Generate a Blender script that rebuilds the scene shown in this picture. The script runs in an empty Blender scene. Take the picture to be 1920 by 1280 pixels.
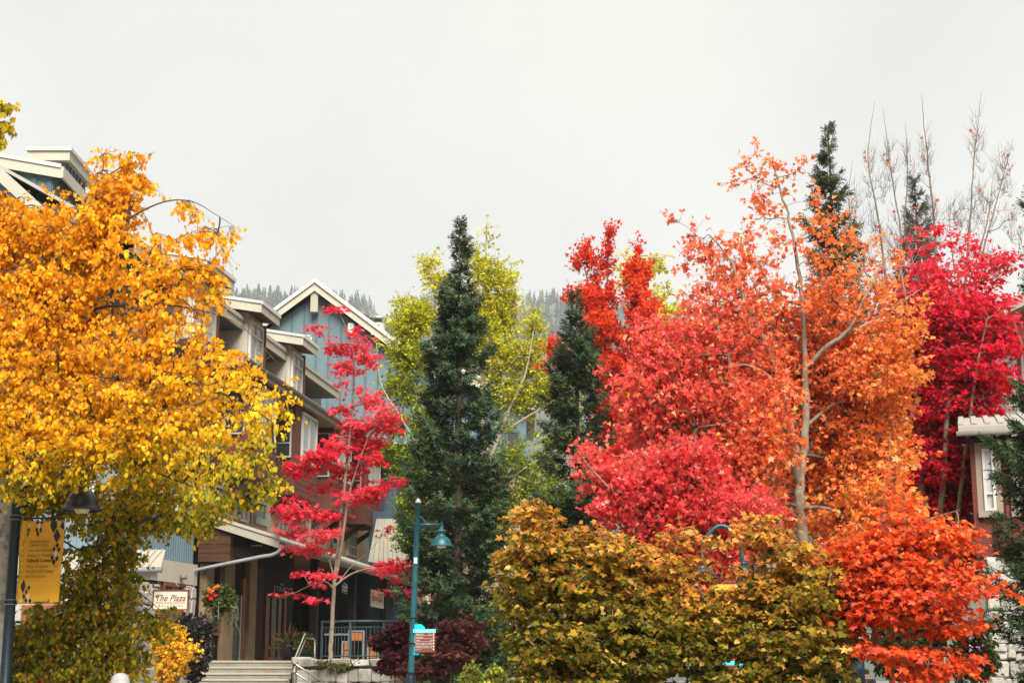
import bpy, bmesh, math, random
import numpy as np
from mathutils import Vector, Matrix

SC = bpy.context.scene
COL = SC.collection
R = math.radians

# ------------------------------------------------------------------ camera, sky, sun, exposure
EYE = np.array([0.0, 0.0, 1.6])
PITCH = R(11.8)
FPX = 3000.0                                   # focal length in photo pixels (1920 wide)
cam = bpy.data.cameras.new('camera')
cam.sensor_width = 36.0
cam.lens = 36.0 * FPX / 1920.0
cam.clip_start = 0.1
cam.clip_end = 6000.0
camo = bpy.data.objects.new('camera', cam)
camo.location = EYE
camo.rotation_euler = (R(90) + PITCH, 0, 0)
COL.objects.link(camo)
SC.camera = camo

SUN_EL, SUN_AZ = R(46), R(167)                 # from behind the camera, a little to its right
world = bpy.data.worlds.new('World')
SC.world = world
world.use_nodes = True
wn = world.node_tree
wn.nodes.clear()
sky = wn.nodes.new('ShaderNodeTexSky')
sky.sky_type = 'NISHITA'
sky.sun_disc = False
sky.sun_elevation = SUN_EL
sky.sun_rotation = SUN_AZ
tc = wn.nodes.new('ShaderNodeTexCoord')
cn = wn.nodes.new('ShaderNodeTexNoise')
cn.inputs['Scale'].default_value = 3.2
cn.inputs['Detail'].default_value = 3
cr = wn.nodes.new('ShaderNodeValToRGB')
cr.color_ramp.elements[0].position = 0.3
cr.color_ramp.elements[0].color = (1.11, 1.09, 1.02, 1)
cr.color_ramp.elements[1].position = 0.75
cr.color_ramp.elements[1].color = (1.44, 1.385, 1.245, 1)
mx = wn.nodes.new('ShaderNodeMix')
mx.data_type = 'RGBA'
mx.inputs['Factor'].default_value = 0.96       # a closed cloud deck, little of the clear sky left
bg = wn.nodes.new('ShaderNodeBackground')
bg.inputs['Strength'].default_value = 0.1
wo = wn.nodes.new('ShaderNodeOutputWorld')
wn.links.new(tc.outputs['Generated'], cn.inputs['Vector'])
wn.links.new(cn.outputs['Fac'], cr.inputs['Fac'])
wn.links.new(sky.outputs['Color'], mx.inputs[6])
wn.links.new(cr.outputs['Color'], mx.inputs[7])
wn.links.new(mx.outputs[2], bg.inputs['Color'])
wn.links.new(bg.outputs['Background'], wo.inputs['Surface'])

sun = bpy.data.lights.new('sun', 'SUN')
sun.energy = 1.5
sun.angle = R(35)
sun.color = (1.0, 0.955, 0.88)
suno = bpy.data.objects.new('sun', sun)
sd = Vector((math.sin(SUN_AZ) * math.cos(SUN_EL), math.cos(SUN_AZ) * math.cos(SUN_EL), math.sin(SUN_EL)))
suno.rotation_euler = sd.to_track_quat('Z', 'Y').to_euler()
suno.location = (0, 0, 60)
COL.objects.link(suno)

SC.view_settings.view_transform = 'Standard'
SC.view_settings.look = 'None'
SC.view_settings.exposure = 2.68
SC.view_settings.gamma = 1.0
SC.view_settings.use_curve_mapping = False
SC.render.engine = 'CYCLES'
cy = SC.cycles
cy.max_bounces = 8
cy.diffuse_bounces = 3
cy.glossy_bounces = 3
cy.transmission_bounces = 5
cy.volume_bounces = 2
cy.caustics_reflective = False
cy.caustics_refractive = False
cy.use_denoising = True

# ------------------------------------------------------------------ geometry helpers
def ray(px, py):
    cx = (px - 960) / FPX
    c_y = (640 - py) / FPX
    return np.array([cx, math.cos(PITCH) - math.sin(PITCH) * c_y, math.sin(PITCH) + math.cos(PITCH) * c_y])

def at(px, py, Y):
    """world point at distance Y that lies on the photo's line of sight (px, py)"""
    d = ray(px, py)
    return EYE + d * (Y / d[1])

def mpp(Y):
    return Y / FPX / math.cos(PITCH) * 1.0

class Fr:
    """a wall frame: u runs along the wall, v out of it, z up"""
    def __init__(s, O, az):
        s.O = np.array([O[0], O[1], 0.0]); s.az = az
        s.U = np.array([math.sin(az), math.cos(az), 0.0])
        s.V = np.array([math.cos(az), -math.sin(az), 0.0])
    def P(s, u, v, z):
        return s.O + s.U * u + s.V * v + np.array([0, 0, z])
    def hit(s, px, py, v=0.0):
        d = ray(px, py)
        t = (v - (EYE - s.O) @ s.V) / (d @ s.V)
        p = EYE + d * t
        return float((p - s.O) @ s.U), float(p[2])

def tag(o, label=None, cat=None, group=None, kind=None):
    if label: o['label'] = label
    if cat: o['category'] = cat
    if group: o['group'] = group
    if kind: o['kind'] = kind
    return o

def thing(name, loc, label, cat, group=None):
    o = bpy.data.objects.new(name, None)
    o.empty_display_size = 0.2
    o.location = loc
    COL.objects.link(o)
    return tag(o, label, cat, group)

def origin_of(p):
    o = np.zeros(3)
    while p is not None:
        o = o + np.array(p.location)
        p = p.parent
    return o

def link(name, me, parent=None, loc=None):
    o = bpy.data.objects.new(name, me)
    COL.objects.link(o)
    if parent is not None: o.parent = parent
    if loc is not None: o.location = np.array(loc) - origin_of(parent)
    return o

def mk(name, verts, faces, mat, parent=None, smooth=False):
    """a mesh object from world-space points"""
    off = origin_of(parent)
    me = bpy.data.meshes.new(name)
    me.from_pydata([tuple(np.asarray(v) - off) for v in verts], [], faces)
    me.materials.append(mat)
    if smooth: me.polygons.foreach_set('use_smooth', [True] * len(me.polygons))
    me.update()
    return link(name, me, parent)

def mk_np(name, V, T, mat, parent=None, C=None, smooth=False):
    """a triangle mesh from arrays, with an optional colour per vertex"""
    V = np.asarray(V, dtype=np.float32) - origin_of(parent).astype(np.float32)
    T = np.asarray(T, dtype=np.int32)
    me = bpy.data.meshes.new(name)
    me.vertices.add(len(V)); me.vertices.foreach_set('co', V.ravel())
    me.loops.add(T.size); me.loops.foreach_set('vertex_index', T.ravel())
    me.polygons.add(len(T))
    me.polygons.foreach_set('loop_start', np.arange(0, T.size, 3, dtype=np.int32))
    me.polygons.foreach_set('loop_total', np.full(len(T), 3, dtype=np.int32))
    if smooth: me.polygons.foreach_set('use_smooth', np.ones(len(T), dtype=bool))
    if C is not None:
        a = me.color_attributes.new('Col', 'FLOAT_COLOR', 'POINT')
        c4 = np.ones((len(V), 4), dtype=np.float32); c4[:, :3] = C
        a.data.foreach_set('color', c4.ravel())
    me.materials.append(mat)
    me.update(calc_edges=True)
    return link(name, me, parent)

BOXF = [(0, 3, 2, 1), (4, 5, 6, 7), (0, 1, 5, 4), (1, 2, 6, 5), (2, 3, 7, 6), (3, 0, 4, 7)]
def box_vf(fr, u, v, z):
    """u, v, z are (lo, hi); returns 8 points and 6 outward faces"""
    (u0, u1), (v0, v1), (z0, z1) = u, v, z
    p = [fr.P(a, b, c) for c in (z0, z1) for a, b in ((u0, v0), (u0, v1), (u1, v1), (u1, v0))]
    return p, [tuple(reversed(f)) if False else f for f in BOXF]

class MB:
    """collects shapes and links them as one mesh"""
    def __init__(s): s.v = []; s.f = []
    def add(s, v, f):
        n = len(s.v); s.v += [np.asarray(q) for q in v]; s.f += [tuple(i + n for i in q) for q in f]; return s
    def box(s, fr, u, v, z): return s.add(*box_vf(fr, u, v, z))
    def prism(s, pts, d):
        """polygon pts (world) pushed along d"""
        n = len(pts); d = np.asarray(d)
        v = [np.asarray(p) for p in pts] + [np.asarray(p) + d for p in pts]
        f = [tuple(range(n)), tuple(range(2 * n - 1, n - 1, -1))] + [(i, i + n, (i + 1) % n + n, (i + 1) % n) for i in range(n)]
        return s.add(v, f)
    def tube(s, pts, rad, k=8, cap=True):
        v, t = tube_vt(np.asarray(pts, float), rad if np.ndim(rad) else np.full(len(pts), rad), k)
        n = len(pts)
        f = [tuple(int(x) for x in q) for q in t]
        if cap: f += [tuple(range(k))[::-1], tuple(range((n - 1) * k, n * k))]
        return s.add(list(v), f)
    def lathe(s, c, prof, k=20):
        """prof: (radius, z) from bottom to top around the vertical through c"""
        n0 = len(prof); v = []
        for r, z in prof:
            for i in range(k):
                a = 2 * math.pi * i / k
                v.append(np.array([c[0] + r * math.cos(a), c[1] + r * math.sin(a), c[2] + z]))
        f = [(j * k + i, j * k + (i + 1) % k, (j + 1) * k + (i + 1) % k, (j + 1) * k + i) for j in range(n0 - 1) for i in range(k)]
        return s.add(v, f)
    def build(s, name, mat, parent=None, smooth=False): return mk(name, s.v, s.f, mat, parent, smooth)

def tube_vt(P, rad, k):
    n = len(P)
    d = np.gradient(P, axis=0) if n > 2 else np.repeat([P[1] - P[0]], 2, axis=0)
    d = d / (np.linalg.norm(d, axis=1, keepdims=True) + 1e-9)
    ref = np.array([0.31, 0.95, 0.07]) if abs(d[:, 2]).mean() > 0.5 else np.array([0.05, 0.11, 1.0])
    a = np.cross(d, ref); a /= (np.linalg.norm(a, axis=1, keepdims=True) + 1e-9)
    b = np.cross(d, a)
    th = np.arange(k) * 2 * math.pi / k
    V = P[:, None, :] + (a[:, None, :] * np.cos(th)[None, :, None] + b[:, None, :] * np.sin(th)[None, :, None]) * np.asarray(rad)[:, None, None]
    i = np.arange(n - 1)[:, None] * k; j = np.arange(k)[None, :]; j2 = (j + 1) % k
    q = np.stack([i + j, i + k + j, i + k + j2, i + j2], -1).reshape(-1, 4)
    return V.reshape(-1, 3), q

def box(name, fr, u, v, z, mat, parent=None):
    return mk(name, *box_vf(fr, u, v, z), mat, parent)

def spline(pts, n):
    """Catmull-Rom through the points"""
    P = np.asarray(pts, float)
    if len(P) == 2:
        t = np.linspace(0, 1, n)[:, None]; return P[0] * (1 - t) + P[1] * t
    Q = np.vstack([2 * P[0] - P[1], P, 2 * P[-1] - P[-2]])
    m = len(P) - 1; out = []
    for s in np.linspace(0, m, n):
        i = min(int(s), m - 1); t = s - i
        a, b, c, d = Q[i], Q[i + 1], Q[i + 2], Q[i + 3]
        out.append(0.5 * (2 * b + (c - a) * t + (2 * a - 5 * b + 4 * c - d) * t * t + (3 * b - a - 3 * c + d) * t ** 3))
    return np.array(out)

FRONT = lambda Y: Fr((0, Y), R(90))             # a wall that faces the camera: u = world x

# ------------------------------------------------------------------ materials
def pm(name, col, rough=0.75, var=0.18, scale=3.0, bump=0.15, bscale=None, metal=0.0, spec=0.3, stretch=(1, 1, 1), col2=None, c2lo=0.5, c2hi=0.75, wear=0.0):
    m = bpy.data.materials.new(name); m.use_nodes = True
    nt = m.node_tree; N = nt.nodes; L = nt.links
    b = N['Principled BSDF']
    b.inputs['Roughness'].default_value = rough
    b.inputs['Metallic'].default_value = metal
    b.inputs['Specular IOR Level'].default_value = spec
    g = N.new('ShaderNodeNewGeometry')
    mp = N.new('ShaderNodeMapping'); mp.inputs['Scale'].default_value = stretch
    L.new(g.outputs['Position'], mp.inputs['Vector'])
    n1 = N.new('ShaderNodeTexNoise'); n1.inputs['Scale'].default_value = scale; n1.inputs['Detail'].default_value = 6; n1.inputs['Roughness'].default_value = 0.65
    L.new(mp.outputs['Vector'], n1.inputs['Vector'])
    oi = N.new('ShaderNodeObjectInfo')
    r1 = N.new('ShaderNodeValToRGB')
    r1.color_ramp.elements[0].position = 0.3; r1.color_ramp.elements[1].position = 0.72
    c = np.array(col)
    r1.color_ramp.elements[0].color = (*np.clip(c * (1 - var), 0, 1), 1)
    r1.color_ramp.elements[1].color = (*np.clip(c * (1 + var), 0, 1), 1)
    L.new(n1.outputs['Fac'], r1.inputs['Fac'])
    last = r1.outputs['Color']
    if col2 is not None:
        n2 = N.new('ShaderNodeTexNoise'); n2.inputs['Scale'].default_value = scale * 0.37; n2.inputs['Detail'].default_value = 8; n2.inputs['Roughness'].default_value = 0.7
        L.new(mp.outputs['Vector'], n2.inputs['Vector'])
        r2 = N.new('ShaderNodeMapRange'); r2.inputs[1].default_value = c2lo; r2.inputs[2].default_value = c2hi
        L.new(n2.outputs['Fac'], r2.inputs[0])
        mm = N.new('ShaderNodeMix'); mm.data_type = 'RGBA'
        L.new(r2.outputs[0], mm.inputs['Factor']); L.new(last, mm.inputs[6]); mm.inputs[7].default_value = (*col2, 1)
        last = mm.outputs[2]
    # each piece a little different from the next
    hv = N.new('ShaderNodeHueSaturation')
    mr = N.new('ShaderNodeMapRange'); mr.inputs[3].default_value = 1 - var * 0.7; mr.inputs[4].default_value = 1 + var * 0.7
    L.new(oi.outputs['Random'], mr.inputs[0]); L.new(mr.outputs[0], hv.inputs['Value']); L.new(last, hv.inputs['Color'])
    L.new(hv.outputs['Color'], b.inputs['Base Color'])
    rr = N.new('ShaderNodeMapRange'); rr.inputs[3].default_value = max(0.05, rough - 0.12); rr.inputs[4].default_value = min(1, rough + 0.12)
    L.new(n1.outputs['Fac'], rr.inputs[0]); L.new(rr.outputs[0], b.inputs['Roughness'])
    if bump:
        nb = N.new('ShaderNodeTexNoise'); nb.inputs['Scale'].default_value = bscale or scale * 6; nb.inputs['Detail'].default_value = 5
        L.new(mp.outputs['Vector'], nb.inputs['Vector'])
        bp = N.new('ShaderNodeBump'); bp.inputs['Strength'].default_value = bump; bp.inputs['Distance'].default_value = 0.03
        L.new(nb.outputs['Fac'], bp.inputs['Height']); L.new(bp.outputs['Normal'], b.inputs['Normal'])
    return m

def leafmat(name, trans=0.5, gloss=0.08, rough=0.55):
    m = bpy.data.materials.new(name); m.use_nodes = True
    nt = m.node_tree; N = nt.nodes; L = nt.links
    b = N['Principled BSDF']; out = N['Material Output']
    at_ = N.new('ShaderNodeAttribute'); at_.attribute_name = 'Col'
    b.inputs['Roughness'].default_value = rough
    b.inputs['Specular IOR Level'].default_value = gloss
    tr = N.new('ShaderNodeBsdfTranslucent')
    ms = N.new('ShaderNodeMixShader'); ms.inputs[0].default_value = trans
    L.new(at_.outputs['Color'], b.inputs['Base Color']); L.new(at_.outputs['Color'], tr.inputs['Color'])
    L.new(b.outputs[0], ms.inputs[1]); L.new(tr.outputs[0], ms.inputs[2]); L.new(ms.outputs[0], out.inputs['Surface'])
    return m

M = {}
M['leaf'] = leafmat('leaf_blade')
M['needle'] = leafmat('needle_blade', trans=0.1, gloss=0.05, rough=0.6)
M['far_needle'] = leafmat('far_needle', trans=0.05, gloss=0.1, rough=0.8)
M['birch_bark'] = pm('birch_bark', (0.33, 0.30, 0.25), 0.8, 0.3, 9, 0.4, col2=(0.09, 0.07, 0.055), c2lo=0.5, c2hi=0.62)
M['dark_bark'] = pm('dark_bark', (0.10, 0.075, 0.055), 0.85, 0.35, 14, 0.5)
M['grey_bark'] = pm('grey_bark', (0.2, 0.165, 0.118), 0.85, 0.3, 10, 0.5, col2=(0.085, 0.07, 0.045), c2lo=0.48, c2hi=0.7)
M['pale_bark'] = pm('pale_bark', (0.36, 0.31, 0.22), 0.85, 0.3, 12, 0.5, col2=(0.14, 0.12, 0.08), c2lo=0.5, c2hi=0.72)
M['twig_bark'] = pm('twig_bark', (0.10, 0.075, 0.058), 0.85, 0.3, 14, 0.4)
M['spruce_bark'] = pm('spruce_bark', (0.09, 0.06, 0.045), 0.9, 0.3, 14, 0.5)
M['ground'] = pm('ground', (0.16, 0.15, 0.13), 0.9, 0.25, 0.6, 0.2, 20)
M['paving'] = pm('paving', (0.24, 0.22, 0.19), 0.85, 0.2, 1.5, 0.2, 25)
M['hill'] = pm('hill', (0.045, 0.055, 0.04), 0.95, 0.4, 0.02, 0, col2=(0.11, 0.11, 0.055), c2lo=0.5, c2hi=0.7)
M['blue_board'] = pm('blue_board', (0.092, 0.142, 0.16), 0.7, 0.12, 1.2, 0.12, 30, col2=(0.072, 0.115, 0.132), c2lo=0.48, c2hi=0.8, stretch=(1, 1, 0.25))
M['blue_batten'] = pm('blue_batten', (0.058, 0.092, 0.108), 0.7, 0.12, 1.5, 0.1, 30, stretch=(1, 1, 0.25))  # darker than the boards: shadow lines along the batten edges put into the colour
M['blue_metal'] = pm('blue_metal', (0.12, 0.172, 0.205), 0.55, 0.1, 1.0, 0.05, 20)
M['dark_blue'] = pm('dark_blue', (0.045, 0.075, 0.095), 0.7, 0.15, 2, 0.1, 25, stretch=(1, 1, 0.25))
M['cream'] = pm('cream_trim', (0.36, 0.335, 0.27), 0.65, 0.07, 1.6, 0.08, 25, col2=(0.26, 0.24, 0.185), c2lo=0.58, c2hi=0.85, stretch=(1, 1, 0.3))
M['cream_dirty'] = pm('cream_weathered', (0.28, 0.26, 0.205), 0.75, 0.1, 2.0, 0.1, 25, col2=(0.3, 0.27, 0.2), c2lo=0.5, c2hi=0.8, stretch=(1, 1, 0.2))
M['roof_metal'] = pm('roof_metal', (0.31, 0.30, 0.265), 0.5, 0.08, 1.5, 0.05, 20, metal=0.0)
M['peach'] = pm('peach_stucco', (0.38, 0.22, 0.115), 0.85, 0.08, 2.0, 0.2, 60)
M['tan'] = pm('tan_stucco', (0.24, 0.17, 0.098), 0.85, 0.12, 2.0, 0.2, 60)
M['redbrown'] = pm('redbrown_siding', (0.105, 0.034, 0.021), 0.7, 0.2, 2.5, 0.15, 30, stretch=(0.3, 0.3, 3))
M['brown_wood'] = pm('brown_wood', (0.05, 0.022, 0.012), 0.8, 0.35, 3.0, 0.2, 30, spec=0.15, stretch=(0.35, 0.35, 4))
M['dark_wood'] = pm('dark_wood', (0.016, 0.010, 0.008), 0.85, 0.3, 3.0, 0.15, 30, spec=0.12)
M['door_wood'] = pm('door_wood', (0.19, 0.055, 0.02), 0.5, 0.2, 4.0, 0.1, 30, stretch=(4, 4, 0.4))
M['sage'] = pm('sage_trim', (0.22, 0.24, 0.2), 0.7, 0.1, 2, 0.08)
M['white'] = pm('white_paint', (0.41, 0.4, 0.37), 0.55, 0.05, 3, 0.04)
M['galv'] = pm('galvanised', (0.3, 0.31, 0.32), 0.4, 0.12, 4, 0.06, metal=0.5)
M['gutter'] = pm('gutter_paint', (0.13, 0.12, 0.11), 0.5, 0.12, 3, 0.05)
M['stone'] = pm('stone', (0.25, 0.235, 0.2), 0.9, 0.28, 3.5, 0.6, 16, col2=(0.12, 0.115, 0.09), c2lo=0.48, c2hi=0.7)
M['pale_stone'] = pm('pale_stone', (0.31, 0.295, 0.26), 0.9, 0.18, 3.5, 0.5, 16, col2=(0.22, 0.21, 0.18), c2lo=0.52, c2hi=0.75)
M['mortar'] = pm('mortar', (0.11, 0.1, 0.085), 0.95, 0.2, 6, 0.3)
M['concrete'] = pm('concrete', (0.2, 0.185, 0.145), 0.9, 0.18, 2.5, 0.25, 40, col2=(0.12, 0.12, 0.085), c2lo=0.52, c2hi=0.75)
M['moss'] = pm('moss', (0.09, 0.1, 0.035), 0.95, 0.3, 12, 0.6)
M['teal'] = pm('teal_paint', (0.003, 0.054, 0.066), 0.42, 0.3, 9, 0.08, spec=0.4, col2=(0.006, 0.045, 0.06), c2lo=0.5, c2hi=0.8)
M['dark_teal'] = pm('dark_teal_paint', (0.003, 0.013, 0.02), 0.45, 0.35, 9, 0.06, spec=0.3)
M['black_metal'] = pm('black_lamp_metal', (0.03, 0.034, 0.038), 0.36, 0.25, 8, 0.06, spec=0.5, col2=(0.035, 0.07, 0.08), c2lo=0.5, c2hi=0.75)
M['rail_green'] = pm('rail_paint', (0.035, 0.065, 0.07), 0.45, 0.12, 6, 0.04)
M['steel'] = pm('steel_rail', (0.28, 0.265, 0.22), 0.35, 0.1, 5, 0.03, metal=0.7)
M['cyan'] = pm('cyan_panel', (0.0, 0.46, 0.5), 0.5, 0.05, 5, 0.0)
M['cyan_pale'] = pm('cyan_header', (0.10, 0.62, 0.66), 0.5, 0.05, 5, 0.0)
M['sign_brown'] = pm('sign_brown', (0.125, 0.03, 0.018), 0.5, 0.08, 5, 0.0)
M['sign_white'] = pm('sign_white', (0.5, 0.485, 0.46), 0.5, 0.03, 5, 0.0)
M['sign_cream'] = pm('sign_cream', (0.42, 0.37, 0.28), 0.5, 0.05, 5, 0.05)
M['sign_maroon'] = pm('sign_maroon', (0.12, 0.018, 0.014), 0.5, 0.1, 5, 0.0)
M['letter_brown'] = pm('letter_brown', (0.1, 0.055, 0.03), 0.5, 0.1, 8, 0.0)
M['letter_black'] = pm('letter_black', (0.018, 0.016, 0.014), 0.6, 0.1, 8, 0.0)
M['letter_faded'] = pm('letter_faded', (0.12, 0.07, 0.014), 0.7, 0.25, 60, 0.0)
M['banner'] = pm('banner_cloth', (0.56, 0.28, 0.022), 0.85, 0.12, 7, 0.25, 9, col2=(0.56, 0.33, 0.06), c2lo=0.5, c2hi=0.7)
M['gold'] = pm('gold_sign', (0.42, 0.28, 0.08), 0.5, 0.12, 8, 0.05)
M['dial'] = pm('pot_glaze', (0.02, 0.022, 0.026), 0.5, 0.15, 5, 0.1)
M['orange_board'] = pm('orange_board', (0.6, 0.22, 0.05), 0.6, 0.15, 8, 0.05)
M['black'] = pm('flat_black', (0.012, 0.012, 0.013), 0.7, 0.2, 8, 0.05)
M['skin'] = pm('skin', (0.5, 0.28, 0.19), 0.6, 0.06, 10, 0.03)
M['hair'] = pm('hair', (0.045, 0.028, 0.018), 0.6, 0.2, 40, 0.1)
for nm, c in (('cloth_dark', (0.02, 0.021, 0.026)), ('cloth_white', (0.62, 0.6, 0.6)), ('cloth_red', (0.5, 0.015, 0.02)), ('cloth_navy', (0.03, 0.045, 0.08)), ('knit', (0.3, 0.3, 0.3))):
    M[nm] = pm(nm, c, 0.9, 0.15, 14, 0.3, 60)
M['deep_red'] = pm('deep_red_siding', (0.1, 0.018, 0.012), 0.7, 0.15, 2.5, 0.12, 30, stretch=(1, 1, 0.3))
M['taupe'] = pm('taupe_trim', (0.2, 0.165, 0.125), 0.75, 0.08, 3, 0.08)
M['dim_letter'] = pm('dim_letter', (0.22, 0.21, 0.2), 0.6, 0.1, 8, 0.0)
M['lens'] = pm('lamp_lens', (0.55, 0.46, 0.28), 0.3, 0.1, 8, 0.0, spec=0.5)
M['amber'] = pm('amber_lamp', (0.8, 0.35, 0.03), 0.4, 0.05, 8, 0.0)
def glass(name, col, rough=0.06, spec=0.9):
    m = pm(name, col, rough, 0.25, 1.2, 0.02, 1.5, spec=spec); return m
M['pane'] = glass('window_glass', (0.035, 0.042, 0.045))
M['pane_pale'] = glass('window_glass_blind', (0.33, 0.34, 0.33), 0.12)
M['pane_dark'] = glass('shop_glass', (0.01, 0.01, 0.01), 0.1, 0.4)
# ------------------------------------------------------------------ plants: leaves, branches, conifers
def unit(a): return a / (np.linalg.norm(a, axis=-1, keepdims=True) + 1e-9)

def sn(P, k, seed):
    """a smooth, patchy value in about -1..1 for each point"""
    r = np.random.RandomState(seed); s = 0
    for _ in range(5):
        d = unit(r.normal(size=3)) * k * r.uniform(0.6, 1.7)
        s = s + np.sin(P @ d + r.uniform(0, 6.28))
    return s / 2.6

def fan(outline, c, fold=0.1):
    """a flat leaf outline (x, y) as triangles round a centre, its halves folded up"""
    pts = [c] + outline
    V = np.array([[x, y, fold * abs(x) - 0.06 * y * y] for x, y in pts])
    n = len(outline)
    T = np.array([(0, 1 + i, 1 + (i + 1) % n) for i in range(n)])
    return V, T
def fan0(outline, fold=0.1):
    """the same, but as a fan from the leaf's base: fewer triangles"""
    V = np.array([[x, y, fold * abs(x) - 0.06 * y * y] for x, y in outline])
    return V, np.array([(0, i, i + 1) for i in range(1, len(outline) - 1)])
TP_OVAL = fan0([(0, 0), (0.40, 0.22), (0.36, 0.55), (0, 1.0), (-0.36, 0.55), (-0.40, 0.22)], 0.25)
TP_MAPLE = fan0([(0, 0), (0.54, 0.06), (0.27, 0.27), (0.64, 0.66), (0.2, 0.56), (0, 1.0), (-0.2, 0.56), (-0.64, 0.66), (-0.27, 0.27), (-0.54, 0.06)], 0.22)
TP_STAR = fan0([(0, 0), (0.6, 0.12), (0.22, 0.34), (0.5, 0.82), (0.1, 0.56), (0, 1.1), (-0.1, 0.56), (-0.5, 0.82), (-0.22, 0.34), (-0.6, 0.12)], 0.2)
TP_LOBE = fan0([(0, 0), (0.55, 0.22), (0.2, 0.45), (0, 1.0), (-0.2, 0.45), (-0.55, 0.22)], 0.25)
TP_ROUND = fan0([(0, 0), (0.44, 0.06), (0.40, 0.28), (0.56, 0.5), (0.28, 0.62), (0, 0.98), (-0.28, 0.62), (-0.56, 0.5), (-0.40, 0.28), (-0.44, 0.06)], 0.3)
TP_SLIM = fan0([(0, 0), (0.3, 0.18), (0.34, 0.62), (0.02, 1.0), (-0.36, 0.5), (-0.24, 0.14)], 0.4)
TP_KITE = (np.array([[0, 0, 0], [0.42, 0.45, 0.1], [0, 1, 0], [-0.42, 0.45, 0.1]], float), np.array([(0, 1, 2), (0, 2, 3)]))

def blades(P, axis, nrm, size, tp, rng, curl=1.0):
    TV, TT = tp
    axis = unit(axis); x = unit(np.cross(axis, nrm)); z = np.cross(x, axis)
    n = len(P); m = len(TV)
    cu = rng.uniform(0.2, 2.0, n)[:, None, None] * curl
    wi = rng.uniform(0.8, 1.15, n)[:, None, None]
    s = np.asarray(size)[:, None, None]
    V = P[:, None, :] + s * (x[:, None, :] * TV[None, :, 0:1] * wi + axis[:, None, :] * TV[None, :, 1:2] + z[:, None, :] * TV[None, :, 2:3] * cu)
    T = TT[None] + (np.arange(n) * m)[:, None, None]
    return V.reshape(-1, 3), T.reshape(-1, 3), m

def quads_to_tris(q):
    return np.vstack([q[:, [0, 1, 2]], q[:, [0, 2, 3]]])

def sample_blobs(blobs, Y0, n, rng):
    w = np.array([(b[6] if len(b) > 6 else 1.0) * (b[3] * b[4]) ** 0.9 for b in blobs]); w /= w.sum()
    out = []
    for b, k in zip(blobs, rng.multinomial(n, w)):
        px, py, dy, rx, ry = b[:5]; rz = b[5] if len(b) > 5 and b[5] else None
        c = at(px, py, Y0 + dy); s = mpp(Y0 + dy)
        rz = rz or 0.8 * min(rx, ry) * s
        d = unit(rng.normal(size=(k, 3))); r = rng.uniform(0.02, 1, k) ** 0.5 * np.where(rng.uniform(size=k) < .3, 1 + .28 * np.abs(rng.normal(size=k)), 1.0)
        out.append(c + d * r[:, None] * np.array([rx * s, rz, ry * s / math.cos(PITCH)]))
    return np.vstack(out)

LEAF_SETS = {}
def leaf_tones(key, tp, cols):
    """a few shared single-leaf meshes, one for each tone"""
    if key not in LEAF_SETS:
        res = []
        for c in cols:
            V, T = tp
            me = bpy.data.meshes.new('leaf')
            me.from_pydata([tuple(v) for v in V], [], [tuple(int(i) for i in t) for t in T])
            a = me.color_attributes.new('Col', 'FLOAT_COLOR', 'POINT')
            a.data.foreach_set('color', np.tile(np.array([*c, 1.0], dtype=np.float32), len(V)))
            me.materials.append(M['leaf']); res.append((np.array(c), me))
        LEAF_SETS[key] = res
    return LEAF_SETS[key]

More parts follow.
